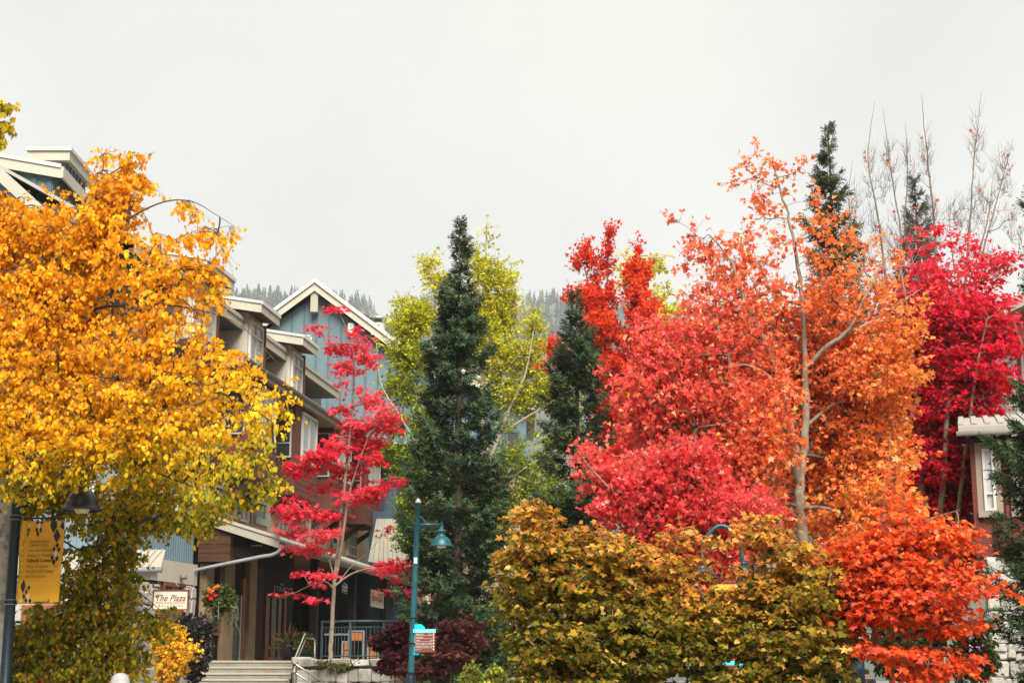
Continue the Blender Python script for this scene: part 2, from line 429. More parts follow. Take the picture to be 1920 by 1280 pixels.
def broadleaf(name, label, cat, Y0, stems, blobs, natt, k, m, lsize, tp, colf, style, bark, seed,
              twig_r=0.004, group=None, ground=0.0, spread=0.22, leaf_objs=0, key=None, rmax=0.2, bare=None, updroop=0.6, mat='leaf', steps=4, dark_limbs=False):
    """stems: [(points (px, py, Y), r0, r1)], the first one rises from the ground; blobs: where the crown's leaf masses are"""
    rng = np.random.RandomState(seed)
    first = at(*stems[0][0][0])
    base = np.array([first[0], first[1], ground])
    root = thing(name, base, label, cat, group)
    # nodes of the skeleton
    NP = []; PAR = []; RAD = []; chains = []
    for si, (pts, r0, r1) in enumerate(stems):
        W = [at(*p) for p in pts]
        if si == 0 and W[0][2] > ground + 0.05: W = [base - [0, 0, 0.05]] + W
        S = spline(W, max(6, 5 * len(W)))
        S[1:-1] += rng.normal(size=(len(S) - 2, 3)) * r0 * 0.09
        par = -1
        if si > 0:
            par = int(np.argmin(np.linalg.norm(np.array(NP) - S[0], axis=1))); S[0] = NP[par]
        ids = [par] if par >= 0 else []
        for j, p in enumerate(S):
            if si > 0 and j == 0: continue
            NP.append(p); PAR.append(ids[-1] if ids else -1); RAD.append(r0 + (r1 - r0) * j / (len(S) - 1)); ids.append(len(NP) - 1)
        chains.append((ids, True, r0))
    A = sample_blobs(blobs, Y0, natt, rng)
    SP = np.array(NP)
    dmin = np.min(np.linalg.norm(A[:, None, :] - SP[None], axis=2), axis=1)
    A = A[np.argsort(dmin)]
    cap = len(NP) + natt * steps + 10
    N = np.zeros((cap, 3)); N[:len(NP)] = SP; cnt = len(NP)
    depth = np.zeros(cap)
    tips = []
    for a in A:
        dv = a - N[:cnt]; d = np.linalg.norm(dv, axis=1) + 1e-6
        cost = d * (1 + updroop * np.clip(-dv[:, 2] / d, 0, 1)) + depth[:cnt] * 0.12
        j = int(np.argmin(cost)); p = N[j]; dd = d[j]
        pd = p - N[PAR[j]] if PAR[j] >= 0 else np.array([0, 0, 1.0])
        pd = pd / (np.linalg.norm(pd) + 1e-9)
        c1 = p + (pd * 0.35 + np.array([0, 0, 0.12 if updroop > 0.3 else 0.3]) + (a - p) / dd * 0.5) * dd * 0.45 + rng.normal(size=3) * dd * 0.06
        ids = [j]
        for t in np.linspace(0, 1, steps + 1)[1:]:
            q = p * (1 - t) ** 2 + 2 * c1 * t * (1 - t) + a * t * t
            N[cnt] = q; PAR.append(ids[-1]); RAD.append(0); depth[cnt] = depth[ids[-1]] + dd / steps
            ids.append(cnt); cnt += 1
        chains.append((ids, False, 0)); tips.append((cnt - 1, cnt - 2, j))
    load = np.zeros(cnt)
    for t in tips: load[t[0]] = 1
    for i in range(cnt - 1, -1, -1):
        if PAR[i] >= 0: load[PAR[i]] += load[i]
    rad = twig_r * np.maximum(load, 1) ** 0.5
    rad = np.minimum(rad, rmax)
    ns = len(NP)
    rad[:ns] = np.maximum(np.minimum(rad[:ns], np.array(RAD[:ns]) * 1.15), np.array(RAD[:ns]))
    tv = []; tq = []; n0 = 0; bv = []; bq = []; b0 = 0
    for ids, stem, r0 in chains:
        P = N[ids]; r = rad[ids].copy()
        if not stem: r[0] = min(r[0], r[1] * 1.25)
        ksd = 10 if stem and r0 > 0.05 else (6 if stem else (4 if r[1] > 0.012 else 3))
        V, q = tube_vt(P, r, ksd)
        if stem and not (dark_limbs and ids[0] != 0): tv.append(V); tq.append(q + n0); n0 += len(V)
        else: bv.append(V); bq.append(q + b0); b0 += len(V)
    # short twigs that carry the leaves
    ti = np.array([t[0] for t in tips]); tp_ = np.array([t[1] for t in tips])
    a = N[ti]; dr = unit(a - N[tp_])
    kk = np.repeat(np.arange(len(a)), k)
    rnd = rng.normal(size=(len(kk), 3))
    base_d = dr[kk]
    if style == 'birch': td = unit(unit(rnd) * [0.8, 0.8, 0.4] + base_d * 0.5 + [0, 0, -0.55])
    elif style == 'pad': td = unit(unit(rnd) * [1, 1, 0.18] + base_d * [0.5, 0.5, 0.1])
    elif style == 'up': td = unit(unit(rnd) * [0.45, 0.45, 0.4] + base_d * 0.3 + [0, 0, 0.85])
    else: td = unit(unit(rnd) * [1, 1, 0.6] + base_d * 0.6 + [0, 0, 0.05])
    tl = spread * rng.uniform(0.5, 1.3, len(kk))
    s0 = N[tp_][kk] + (a - N[tp_])[kk] * rng.uniform(0.0, 1.0, len(kk))[:, None]
    if bare is None: keep = np.ones(len(kk), bool)
    else: keep = rng.uniform(size=len(kk)) > bare(a[kk])
    e0 = s0 + td * tl[:, None]
    x = unit(np.cross(td, [0.3, 0.5, 0.81])); y = np.cross(td, x)
    rr = twig_r * 0.8
    ring = np.stack([s0 + x * rr, e0 + x * rr * .5, e0 - x * rr * .5, s0 - x * rr], 1)
    Q = np.arange(len(kk) * 4).reshape(-1, 4) + b0
    bv.append(ring.reshape(-1, 3)); bq.append(Q)
    mk_np('trunk', np.vstack(tv), quads_to_tris(np.vstack(tq)), bark[0], root, smooth=True)
    br = mk_np('branches', np.vstack(bv), quads_to_tris(np.vstack(bq)), bark[1], root, smooth=True)
    br['kind'] = 'stuff'
    if m == 0: return root
    # leaves along each twig
    ki = np.where(keep)[0]
    li = np.repeat(ki, m); n = len(li)
    t = rng.uniform(0.2, 1.08, n)[:, None]
    r3 = rng.normal(size=(n, 3))
    P = s0[li] * (1 - t) + e0[li] * t + r3 * lsize * 0.3
    ur = unit(rng.normal(size=(n, 3)))
    if style == 'birch':
        ax = unit(ur * 0.75 + [0, 0, -0.85] + td[li] * 0.25); nr = unit(ur[:, [1, 2, 0]] * [1, 1, 0.5] + [0, -0.25, 0.2])
    elif style == 'pad':
        ax = unit(td[li] * 0.6 + ur * [0.9, 0.9, 0.3] + [0, 0, -0.42]); nr = unit(ur[:, [2, 0, 1]] * 0.55 + [0, -0.2, 0.8])
    elif style == 'up':
        ax = unit(td[li] * 0.3 + ur * 0.8 + [0, 0, -0.1]); nr = unit(ur[:, [2, 0, 1]] + [0, -0.1, 0.3])
    else:
        ax = unit(td[li] * 0.5 + ur * 0.8 + [0, 0, -0.4]); nr = unit(ur[:, [2, 0, 1]] * 0.8 + [0, -0.3, 0.55])
    sz = lsize * np.clip(np.exp(rng.normal(size=n) * .28), .45, 1.5)
    C = np.clip(colf(P, rng), 0.002, 0.95)
    aid = kk[li]
    C = C * np.exp(rng.normal(size=len(a)) * .12)[aid][:, None] * np.exp(rng.normal(size=len(kk)) * .10)[li][:, None]
    dull = rng.uniform(size=n) < .05
    C[dull] = C[dull] * .45 + C[dull].mean(1, keepdims=True) * np.array([.6, .32, .14])
    C = np.clip(C, .002, .93)
    own = np.zeros(n, bool)
    if leaf_objs:
        sc_ = P[:, 1] - sz * 18 + rng.uniform(0, 1.2, n)
        own[np.argsort(sc_)[:leaf_objs]] = True
    tps = tp if isinstance(tp, list) else [tp]
    pick = rng.randint(0, len(tps), n); VV = []; TT_ = []; CC = []; off_v = 0
    for q, t_ in enumerate(tps):
        s_ = (~own) & (pick == q)
        V, T, mv = blades(P[s_], ax[s_], nr[s_], sz[s_], t_, rng)
        VV.append(V); TT_.append(T + off_v); CC.append(np.repeat(C[s_], mv, axis=0)); off_v += len(V)
    cr_ = mk_np('crown', np.vstack(VV), np.vstack(TT_), M[mat], root, C=np.vstack(CC))
    cr_['kind'] = 'stuff'
    if leaf_objs:
        so = np.argsort(C.sum(1)); ts = leaf_tones(key or name, tps[0], [C[so[int(n * (q + .5) / 12)]] for q in range(12)])
        tc_ = np.array([q[0] for q in ts]); off = origin_of(root)
        for i in np.where(own)[0]:
            me = ts[int(np.argmin(np.abs(tc_ - C[i]).sum(1)))][1]
            o = bpy.data.objects.new('leaf', me); COL.objects.link(o); o.parent = root
            A_ = ax[i]; X = unit(np.cross(A_, nr[i])); Z = np.cross(X, A_); s = sz[i]
            mt = Matrix(((X[0] * s, A_[0] * s, Z[0] * s, P[i, 0] - off[0]), (X[1] * s, A_[1] * s, Z[1] * s, P[i, 1] - off[1]), (X[2] * s, A_[2] * s, Z[2] * s, P[i, 2] - off[2]), (0, 0, 0, 1)))
            o.matrix_local = mt
    return root

def mixc(stops, f):
    """piecewise colour ramp for an array f"""
    f = np.asarray(f); xs = [s[0] for s in stops]
    return np.stack([np.interp(f, xs, [s[1][i] for s in stops]) for i in range(3)], -1)

def needle_twig(n=14):
    V = []; T = []
    for i in range(n):
        y = 0.04 + 0.9 * i / n; a = i * 2.39996; L = 0.34 * (1 - 0.35 * (i / n))
        o = np.array([math.cos(a), 0, math.sin(a)]); s = np.array([-math.sin(a), 0, math.cos(a)])
        b = np.array([0, y, 0]); w = 0.055 if n < 12 else 0.045
        V += [b + s * w, b - s * w, b + o * L + np.array([0, 0.2, 0])]
        T.append((3 * i, 3 * i + 1, 3 * i + 2))
    return np.array(V), np.array(T)
TP_TWIG = needle_twig(10)
TP_TWIG_NEAR = needle_twig(13)

def conifer(name, label, px, Y, ytop, prof, seed, group=None, ground=0.0, twig=0.26, step=0.055, nb=6, whorl=0.2, dark=(0.007, 0.014, 0.006), light=(0.030, 0.054, 0.018),
            tip=(0.066, 0.105, 0.046), tp=TP_TWIG, droop=0.0, gaps=0.0, zmin=None, lean=0.0, brown=0.0):
    rng = np.random.RandomState(seed)
    top = at(px, ytop, Y); x0, y0 = top[0], Y
    root = thing(name, (x0, y0, ground), label, 'tree', group)
    s = mpp(Y)
    zz = np.array([at(px, q[0], Y)[2] for q in prof][::-1]); hh = np.array([q[1] * s for q in prof][::-1])
    H = top[2] - ground
    tz = np.linspace(ground - 0.05, top[2], 14)
    tpts = np.stack([x0 + rng.normal(size=14) * 0.01, np.full(14, y0), tz], 1)
    tr = np.interp(tz, [ground, top[2]], [0.013 * H + 0.03, 0.008])
    V, q = tube_vt(tpts, tr, 8)
    mk_np('trunk', V, quads_to_tris(q), M['spruce_bark'], root, smooth=True)
    PP = []; DD = []; LL = []; TT = []; bv = []; bq = []; b0 = 0
    z = top[2] - 0.03
    PP.append(np.array([[x0, y0, top[2] - twig * 0.6]])); DD.append(np.array([[0, 0, 1.0]])); LL.append(np.array([twig * 0.9])); TT.append(np.array([0.7]))
    zlow = zmin if zmin is not None else ground + 0.25
    while z > zlow:
        f = (top[2] - z) / H
        hw = float(np.interp(z, zz, hh))
        for b in range(rng.poisson(nb) if f > 0.05 else 4):
            if rng.uniform() < gaps: continue
            az = rng.uniform(0, 2 * math.pi)
            L = max(0.1, hw * rng.choice([rng.uniform(0.4, 0.75), rng.uniform(0.75, 1.05), rng.uniform(1.0, 1.35)]))
            p = np.interp(f, [0, 0.08, 0.25, 1], [0.9, 0.5, 0.1, -0.18]) + rng.normal() * 0.13 - droop
            n = max(2, int(L / 0.3))
            t = np.linspace(0, 1, n + 1)
            h = np.array([math.cos(az), math.sin(az)])
            side = np.array([-h[1], h[0], 0.0])
            wob = rng.normal() * 0.12 * L
            Bx = x0 + h[0] * L * t + side[0] * wob * t * t; By = y0 + h[1] * L * t + side[1] * wob * t * t
            Bz = z + L * (p * t - 0.34 * t * (1 - t) * 2 + 0.22 * t * t) + rng.normal() * 0.03
            B = np.stack([Bx, By, Bz], 1)
            Vb, qb = tube_vt(B, np.interp(t, [0, 1], [0.006 + 0.011 * L, 0.004]), 3)
            bv.append(Vb); bq.append(qb + b0); b0 += len(Vb)
            # a fan of side shoots, each with its own twigs: a drooping plate with a dense rim
            bd = unit(np.array([h[0], h[1], p]))
            nt = max(6, int(2.2 * L / step))
            ts = rng.beta(1.9, 1.1, nt) * 0.95 + 0.05
            q = np.stack([np.interp(ts, t, B[:, i]) for i in range(3)], 1)
            w = 0.24 * L * np.clip(1.15 - ts, 0.1, 1) + 0.04
            lat = rng.uniform(-1, 1, nt)
            q = q + side * (lat * w)[:, None] + bd * (np.abs(lat) * w * 0.6)[:, None]
            q[:, 2] -= np.abs(lat) * w * 0.35 + rng.uniform(0, 1, nt) ** 2 * 0.14 * min(1.0, L)
            td = unit(bd * rng.uniform(0.35, 0.9, (nt, 1)) + side * (lat * 0.8)[:, None] + np.stack([np.zeros(nt), np.zeros(nt), np.where(ts > 0.8, 0.15, -0.4)], 1) + rng.normal(size=(nt, 3)) * 0.25)
            PP.append(q); DD.append(td); LL.append(twig * rng.uniform(0.6, 1.25, nt) * np.interp(L, [0, 0.5], [0.55, 1.0])); TT.append(ts)
            PP.append(np.repeat(B[-1:], 3, 0)); DD.append(unit(bd + rng.normal(size=(3, 3)) * .35)); LL.append(np.full(3, twig * min(1.0, .5 + L))); TT.append(np.full(3, 1.0))
        z -= whorl * rng.uniform(0.6, 1.3) * np.interp(f, [0, 0.3], [0.55, 1.0])
    mk_np('branches', np.vstack(bv), quads_to_tris(np.vstack(bq)), M['spruce_bark'], root)['kind'] = 'stuff'
    P = np.vstack(PP); D = np.vstack(DD); L = np.concatenate(LL); T_ = np.concatenate(TT)
    n = len(P)
    V, T, mv = blades(P, D, unit(rng.normal(size=(n, 3))), L, tp, rng, 1.0)
    # blades() curls the z of the template; needles keep their length well enough
    f = np.clip(rng.uniform(0, 0.75, n) + 0.15 * sn(P, 2.2, seed), 0, 1)
    C = mixc([(0, dark), (1, light)], f)
    fresh = (T_ > 0.8) & (rng.uniform(size=n) < 0.6)
    C[fresh] = mixc([(0, light), (1, tip)], rng.uniform(0.2, 1, fresh.sum()))
    if brown:
        bw = rng.uniform(size=n) < brown * np.clip(sn(P, 1.4, seed + 3), 0, 1)
        C[bw] = mixc([(0, (0.07, 0.04, 0.018)), (1, (0.13, 0.06, 0.02))], rng.uniform(0, 1, bw.sum()))
    mk_np('crown', V, T, M['needle'], root, C=np.repeat(C, mv, axis=0))['kind'] = 'stuff'
    return root
# ------------------------------------------------------------------ ground, hills, haze
def structure(o): o['kind'] = 'structure'; return o
structure(mk('ground', [(-1500, -40, 0), (1500, -40, 0), (1500, 530, 0), (-1500, 530, 0)], [(0, 1, 2, 3)], M['ground']))
structure(mk('plaza_paving', [(-6, 4, 0.004), (16, 4, 0.004), (16, 120, 0.004), (-6, 120, 0.004)], [(0, 1, 2, 3)], M['paving']))

HY0, HY1 = 520.0, 2200.0
RIDGE = [(-2500, 600), (-400, 575), (200, 560), (430, 567), (520, 560), (600, 570), (690, 572), (728, 603), (765, 585), (800, 568), (960, 575), (1030, 562), (1080, 566), (1200, 580), (1290, 594), (1400, 620), (1700, 620), (1880, 600), (2300, 585), (4500, 560)]
def ridge_z(X):
    xs = [at(p[0], p[1], HY1)[0] for p in RIDGE]; zs = [at(p[0], p[1], HY1)[2] for p in RIDGE]
    return np.interp(X, xs, zs)
def hill_z(X, Y):
    f = np.clip((Y - HY0) / (HY1 - HY0), 0, 1)
    spur = 16 * np.sin(X * 0.009 + Y * 0.002) + 10 * np.sin(X * 0.021 - Y * 0.006 + 1)
    return ridge_z(X) * (f ** 1.12) * np.interp(Y, [HY1, HY1 + 250], [1, 0.95]) + spur * np.sin(np.pi * np.clip(f, 0, 1)) - 1.0
gx = np.linspace(-1500, 1500, 121); gy = np.concatenate([np.linspace(HY0, HY1, 60), [HY1 + 120, HY1 + 250]])
GX, GY = np.meshgrid(gx, gy)
HV = np.stack([GX, GY, hill_z(GX, GY)], -1).reshape(-1, 3)
w_ = len(gx)
HQ = np.array([(j * w_ + i, j * w_ + i + 1, (j + 1) * w_ + i + 1, (j + 1) * w_ + i) for j in range(len(gy) - 1) for i in range(w_ - 1)])
structure(mk_np('hill', HV, quads_to_tris(HQ), M['hill'], smooth=True))

def far_forest():
    rng = np.random.RandomState(5)
    n = 3200
    Yt = HY0 + (HY1 + 20 - HY0) * rng.uniform(0.25, 1, n) ** 0.8
    Xt = rng.uniform(-0.46, 0.46, n) * Yt
    # rows along the skyline
    n2 = 620
    Yt = np.concatenate([Yt, HY1 + rng.uniform(-50, 20, n2)]); Xt = np.concatenate([Xt, rng.uniform(-1000, 1000, n2)])
    ok = ~((np.abs(Xt - at(735, 600, HY1)[0]) < 22 + rng.uniform(0, 14, len(Xt))) & (Yt > HY1 - 320))
    Xt, Yt = Xt[ok], Yt[ok]; n = len(Xt)
    H = rng.uniform(17, 32, n) * (1 + 0.25 * np.clip(sn(np.stack([Xt, Yt, 0 * Xt], 1), 0.01, 4), -1, 1))
    W = H * rng.uniform(0.19, 0.29, n)
    V = []; T = []
    tiers, sp = 5, 5
    for j in range(tiers):
        f0 = j / tiers
        zt = np.minimum(f0 + 0.30, 1.0); zb = f0 + 0.02
        rb = (1 - f0) ** 0.85
        a0 = rng.uniform(0, 6.28, n)
        for i in range(sp):
            a = a0 + i * 6.283 / sp
            rr = W * rb * rng.uniform(0.65, 1.2, n)
            c0 = np.stack([Xt, Yt, np.zeros(n)], 1)
            d1 = np.stack([np.cos(a - .42) * rr * 0.75, np.sin(a - .42) * rr * 0.75, H * (zb + 0.06)], 1)
            d2 = np.stack([np.cos(a) * rr, np.sin(a) * rr, H * (zb - 0.02 + rng.uniform(0, .05, n))], 1)
            d3 = np.stack([np.cos(a + .42) * rr * 0.75, np.sin(a + .42) * rr * 0.75, H * (zb + 0.06)], 1)
            tp = np.stack([np.zeros(n), np.zeros(n), H * zt], 1)
            V.append(np.stack([c0 + tp, c0 + d1, c0 + d2, c0 + d3], 1))
    V = np.stack(V, 1)                                   # tree, blade, 4, 3
    V[..., 2] += (hill_z(Xt, Yt) - 1.0)[:, None, None]
    nb = V.shape[1]
    V = V.reshape(-1, 3)
    k = np.arange(n * nb)[:, None] * 4
    T = np.vstack([k + [0, 1, 2], k + [0, 2, 3]])
    c = mixc([(0, (0.008, 0.026, 0.022)), (1, (0.026, 0.055, 0.046))], rng.uniform(0, 1, n))
    odd = rng.uniform(size=n) < 0.06
    c[odd] = (0.075, 0.07, 0.03)
    o = mk_np('forest', V, T, M['far_needle'], C=np.repeat(c, nb * 4, axis=0))
    tag(o, 'misty conifer forest covering the hillside behind the roofs', 'forest', kind='stuff')
far_forest()

hz = MB().box(Fr((0, 0), 0), (-45, HY1 + 290), (-1560, 1560), (-2.2, 680)).build('haze', M['ground'])
hm = bpy.data.materials.new('haze'); hm.use_nodes = True
hm.node_tree.nodes.remove(hm.node_tree.nodes['Principled BSDF'])
pv = hm.node_tree.nodes.new('ShaderNodeVolumePrincipled')
pv.inputs['Color'].default_value = (0.92, 0.94, 0.955, 1)
pv.inputs['Density'].default_value = 0.00016
pv.inputs['Anisotropy'].default_value = 0.2
hm.node_tree.links.new(pv.outputs[0], hm.node_tree.nodes['Material Output'].inputs['Volume'])
hz.data.materials.clear(); hz.data.materials.append(hm)
tag(hz, 'pale mist hanging in the air before the hillside', 'haze', kind='stuff')
# ------------------------------------------------------------------ building helpers
def window(fr, u, z, v, parent, mat='white', nx=2, nz=2, fw=0.07, pane='pane', casing=None, split=None):
    """a window set on the wall at depth v: frame with glazing bars, its pane behind"""
    u0, u1 = u; z0, z1 = z
    b = MB()
    b.box(fr, (u0, u1), (v, v + 0.08), (z0, z0 + fw)); b.box(fr, (u0, u1), (v, v + 0.08), (z1 - fw, z1))
    b.box(fr, (u0, u0 + fw), (v, v + 0.078), (z0 + fw, z1 - fw)); b.box(fr, (u1 - fw, u1), (v, v + 0.078), (z0 + fw, z1 - fw))
    for i in range(1, nx):
        c = u0 + (u1 - u0) * i / nx; b.box(fr, (c - fw * .35, c + fw * .35), (v, v + 0.06), (z0 + fw, z1 - fw))
    zs = [z0 + (z1 - z0) * i / nz for i in range(1, nz)] if split is None else [z0 + (z1 - z0) * q for q in split]
    for c in zs: b.box(fr, (u0 + fw, u1 - fw), (v, v + 0.065), (c - fw * .4, c + fw * .4))
    w = b.build('window', M[mat], parent)
    mk('pane', *box_vf(fr, (u0 + 0.02, u1 - 0.02), (v - 0.03, v + 0.02), (z0 + 0.02, z1 - 0.02)), M[pane], w)
    if casing:
        c = MB(); g = 0.12
        c.box(fr, (u0 - g, u1 + g), (v - 0.01, v + 0.045), (z1, z1 + g)); c.box(fr, (u0 - g, u1 + g), (v - 0.01, v + 0.1), (z0 - g, z0))
        c.box(fr, (u0 - g, u0), (v - 0.01, v + 0.043), (z0, z1)); c.box(fr, (u1, u1 + g), (v - 0.01, v + 0.043), (z0, z1))
        c.build('casing', M[casing], w)
    return w

def pieces(name, fr, rects, v, depth, mat, parent, mesh=None):
    """one child per rectangle (u0, u1, z0, z1), all sharing a unit box"""
    if mesh is None:
        mesh = bpy.data.meshes.new(name)
        mesh.from_pydata([(x, y, z) for z in (0, 1) for x, y in ((0, 0), (1, 0), (1, 1), (0, 1))], [], BOXF)
        mesh.materials.append(mat)
    off = origin_of(parent)
    for (u0, u1, z0, z1) in rects:
        o = bpy.data.objects.new(name, mesh); COL.objects.link(o); o.parent = parent
        p = fr.P(u0, v, z0) - off
        du = fr.U * (u1 - u0); dv = fr.V * depth
        o.matrix_local = Matrix(((du[0], dv[0], 0, p[0]), (du[1], dv[1], 0, p[1]), (0, 0, z1 - z0, p[2]), (0, 0, 0, 1)))

def stone_mesh(seed, mat):
    """a rough block about 1 x 1 x 1, rounded and uneven"""
    rng = random.Random(seed)
    bm = bmesh.new(); bmesh.ops.create_cube(bm, size=1.0)
    for v in bm.verts: v.co.x += rng.uniform(-.1, .1); v.co.z += rng.uniform(-.1, .1); v.co.y += rng.uniform(-.12, .12)
    bmesh.ops.bevel(bm, geom=list(bm.edges), offset=0.13, segments=1, affect='EDGES', profile=0.6)
    for v in bm.verts: v.co += Vector((rng.uniform(-.03, .03), rng.uniform(-.06, .06), rng.uniform(-.03, .03)))
    me = bpy.data.meshes.new('stone'); bm.to_mesh(me); bm.free(); me.materials.append(M[mat]); return me
STONES = {k: [stone_mesh(i, k) for i in range(7)] for k in ('stone', 'pale_stone')}

def stone_face(fr, u, z, v, parent, mat='stone', h=(0.22, 0.4), w=(0.25, 0.6), depth=0.16, seed=1):
    rng = random.Random(seed); off = origin_of(parent); zc = z[0]
    while zc < z[1] - 0.05:
        hh = min(rng.uniform(*h), z[1] - zc); uc = u[0] - rng.uniform(0, 0.1)
        while uc < u[1] - 0.04:
            ww = min(rng.uniform(*w), max(0.1, u[1] - uc))
            o = bpy.data.objects.new('stone', rng.choice(STONES[mat])); COL.objects.link(o); o.parent = parent
            hz_ = hh * rng.uniform(0.82, 1.06)
            p = fr.P(uc + ww / 2, v + rng.uniform(-0.03, 0.03), zc + hh / 2 + rng.uniform(-0.03, 0.03)) - off
            a = rng.uniform(-0.09, 0.09); du = fr.U * ww * 0.98 * rng.choice((1, -1)); dv = fr.V * depth
            zx = math.sin(a); zz = math.cos(a)
            zv = fr.U * zx * hz_ + np.array([0, 0, zz * hz_]); du = du * zz + np.array([0, 0, -zx * ww * np.sign(du @ fr.U)])
            o.matrix_local = Matrix(((du[0], dv[0], zv[0], p[0]), (du[1], dv[1], zv[1], p[1]), (du[2], 0, zv[2], p[2]), (0, 0, 0, 1)))
            uc += ww
        zc += hh

def font_mesh(cu, mat):
    t = bpy.data.objects.new('lettering', cu); COL.objects.link(t)
    me = bpy.data.meshes.new_from_object(t.evaluated_get(bpy.context.evaluated_depsgraph_get()))
    bpy.data.objects.remove(t); me.materials.clear(); me.materials.append(mat)
    return me

def text(s, fr, u, v, z, size, mat, parent, align='LEFT', shear=0.0, ext=0.004, sx=1.0, name='lettering', spacing=1.0, bold=0.0):
    cu = bpy.data.curves.new(name, 'FONT')
    cu.body = s; cu.size = size; cu.align_x = align; cu.shear = shear; cu.extrude = ext; cu.space_character = spacing; cu.offset = bold; cu.resolution_u = 3
    o = link(name, font_mesh(cu, mat), parent)
    p = fr.P(u, v, z) - origin_of(parent)
    o.location = p; o.rotation_euler = (R(90), 0, R(90) - fr.az); o.scale = (sx, 1, 1)
    return o

def board(name, pts, d, mat, parent=None): return MB().prism(pts, d).build(name, mat, parent)

# ------------------------------------------------------------------ the row with the canopy
O = at(372, 1000, 47)
RW = Fr(O, R(7.4))
row = thing('terraced_building', (O[0], O[1], 0), 'peach and red-brown building with dormers and a long canopy over the terrace', 'building')
UE = 24.0
TZ = 2.03                                                            # terrace level
box('wall', RW, (0, UE), (-10, 0), (5.9, 10.7), M['peach'], row)
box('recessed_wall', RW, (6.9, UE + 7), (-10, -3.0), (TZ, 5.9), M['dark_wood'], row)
# canopy
cz0, cz1, cv = 6.30, 5.50, 2.42
board('canopy_roof', [RW.P(-.1, 0, cz0), RW.P(UE, 0, cz0), RW.P(UE, cv, cz1), RW.P(-.1, cv, cz1)], (0, 0, -0.06), M['roof_metal'], row)
rb = MB()
for i in range(60):
    a = 0.1 + i * 0.4; rb.prism([RW.P(a, 0.02, cz0 + .03), RW.P(a + .05, 0.02, cz0 + .03), RW.P(a + .05, cv + .03, cz1 + .03), RW.P(a, cv + .03, cz1 + .03)], (0, 0, -0.03))
rb.build('roof_rib', M['roof_metal'], row)['kind'] = 'stuff'
for i in range(8):                                                    # soffit boards, running along the canopy
    a, b = i * cv / 8, (i + 1) * cv / 8 - 0.012
    za, zb = cz0 - .12 - (cz0 - cz1) * a / cv, cz0 - .12 - (cz0 - cz1) * b / cv
    board('soffit_board', [RW.P(0.05, a, za), RW.P(UE, a, za), RW.P(UE, b, zb), RW.P(0.05, b, zb)], (0, 0, -0.03), M['brown_wood'], row)
board('rake_board', [RW.P(-.13, -0.02, cz0 + .02), RW.P(-.13, cv + .05, cz1 + .02), RW.P(-.13, cv + .05, cz1 - .28), RW.P(-.13, -0.02, cz0 - .28)], RW.U * 0.06, M['cream_dirty'], row)
board('rake_cap', [RW.P(-.17, -0.03, cz0 + .06), RW.P(-.17, cv + .08, cz1 + .06), RW.P(-.17, cv + .08, cz1 - .03), RW.P(-.17, -0.03, cz0 - .03)], RW.U * 0.035, M['roof_metal'], row)
box('eave_board', RW, (-.07, UE), (cv, cv + .05), (cz1 - .26, cz1 - .02), M['cream_dirty'], row)
MB().tube([RW.P(0.0, cv + .12, cz1 - .16), RW.P(UE, cv + .12, cz1 - .16)], 0.075, 10).build('gutter', M['gutter'], row, True)
for i in range(5):                                                    # wood-clad beam at the near end
    z0 = 4.86 + i * 0.255; box('plank', RW, (-.02, .3), (0.02, 0.98), (z0, z0 + 0.245), M['brown_wood'], row)
box('beam', RW, (.3, .5), (0.98, cv - .05), (5.0, 5.32), M['dark_wood'], row)
dp = [RW.P(-.2, cv + .12, 5.32), RW.P(-.2, cv + .1, 5.16), RW.P(-.2, cv - .12, 5.03), RW.P(-.2, cv - .6, 4.95), RW.P(-.2, 0.3, 4.66), RW.P(-.2, .02, 4.58), RW.P(-.2, -.04, 4.35), RW.P(-.2, -.04, 2.0)]
MB().tube(spline(dp, 30), 0.055, 10).build('downpipe', M['galv'], row, True)
lg = MB().lathe(RW.P(0.9, 1.5, 5.38), [(0.0, -.1), (.12, -.09), (.16, -.03), (.17, 0.02)], 16)
lg.build('ceiling_lamp', M['lens'], row, True)

# shopfront under the canopy
P0 = at(372, 1240, 47.7); P1 = at(548, 1240, 54.5)
SH = Fr(P0, math.atan2(P1[0] - P0[0], P1[1] - P0[1]))
def su(px): return SH.hit(px, 1180)[0]
def sz(px, py): return SH.hit(px, py)[1]
SL = su(548)
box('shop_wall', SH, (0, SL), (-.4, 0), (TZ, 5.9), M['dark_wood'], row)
box('pillar', SH, (su(371), su(385)), (0, .22), (TZ, 4.84), M['tan'], row)
window(SH, (su(388), su(406)), (sz(397, 1190), sz(397, 1095)), 0.02, row, 'door_wood', 1, 2, 0.09, 'pane_dark', split=[.66])
box('pillar', SH, (su(409), su(428)), (0, .16), (TZ, 5.4), M['tan'], row)
dr = mk('door', *box_vf(SH, (su(430), su(446)), (0.01, .09), (TZ + .02, sz(438, 1115))), M['pane_dark'], row)
mk('door_edge', *box_vf(SH, (su(443), su(445)), (0.09, .13), (TZ + .02, sz(438, 1115))), M['galv'], dr)
mk('handle', *box_vf(SH, (su(433), su(434.5)), (0.09, .15), (3.1, 3.5)), M['steel'], dr)
box('door_post', SH, (su(447), su(453)), (0, .12), (TZ, 4.6), M['door_wood'], row)
box('pillar', SH, (su(455), su(468)), (0, .2), (TZ, 5.3), M['tan'], row)
box('panel', SH, (su(470), su(490)), (0, .05), (TZ, 5.0), M['brown_wood'], row)
window(SH, (su(492), su(530)), (TZ + .03, sz(510, 1112)), 0.03, row, 'door_wood', 3, 2, 0.13, 'pane_dark', split=[.2]).name = 'glazed_door'
text("STINKY'S", SH, su(504), .12, sz(520, 1109), 0.24, M['dim_letter'], row, sx=1.7, name='shop_lettering')
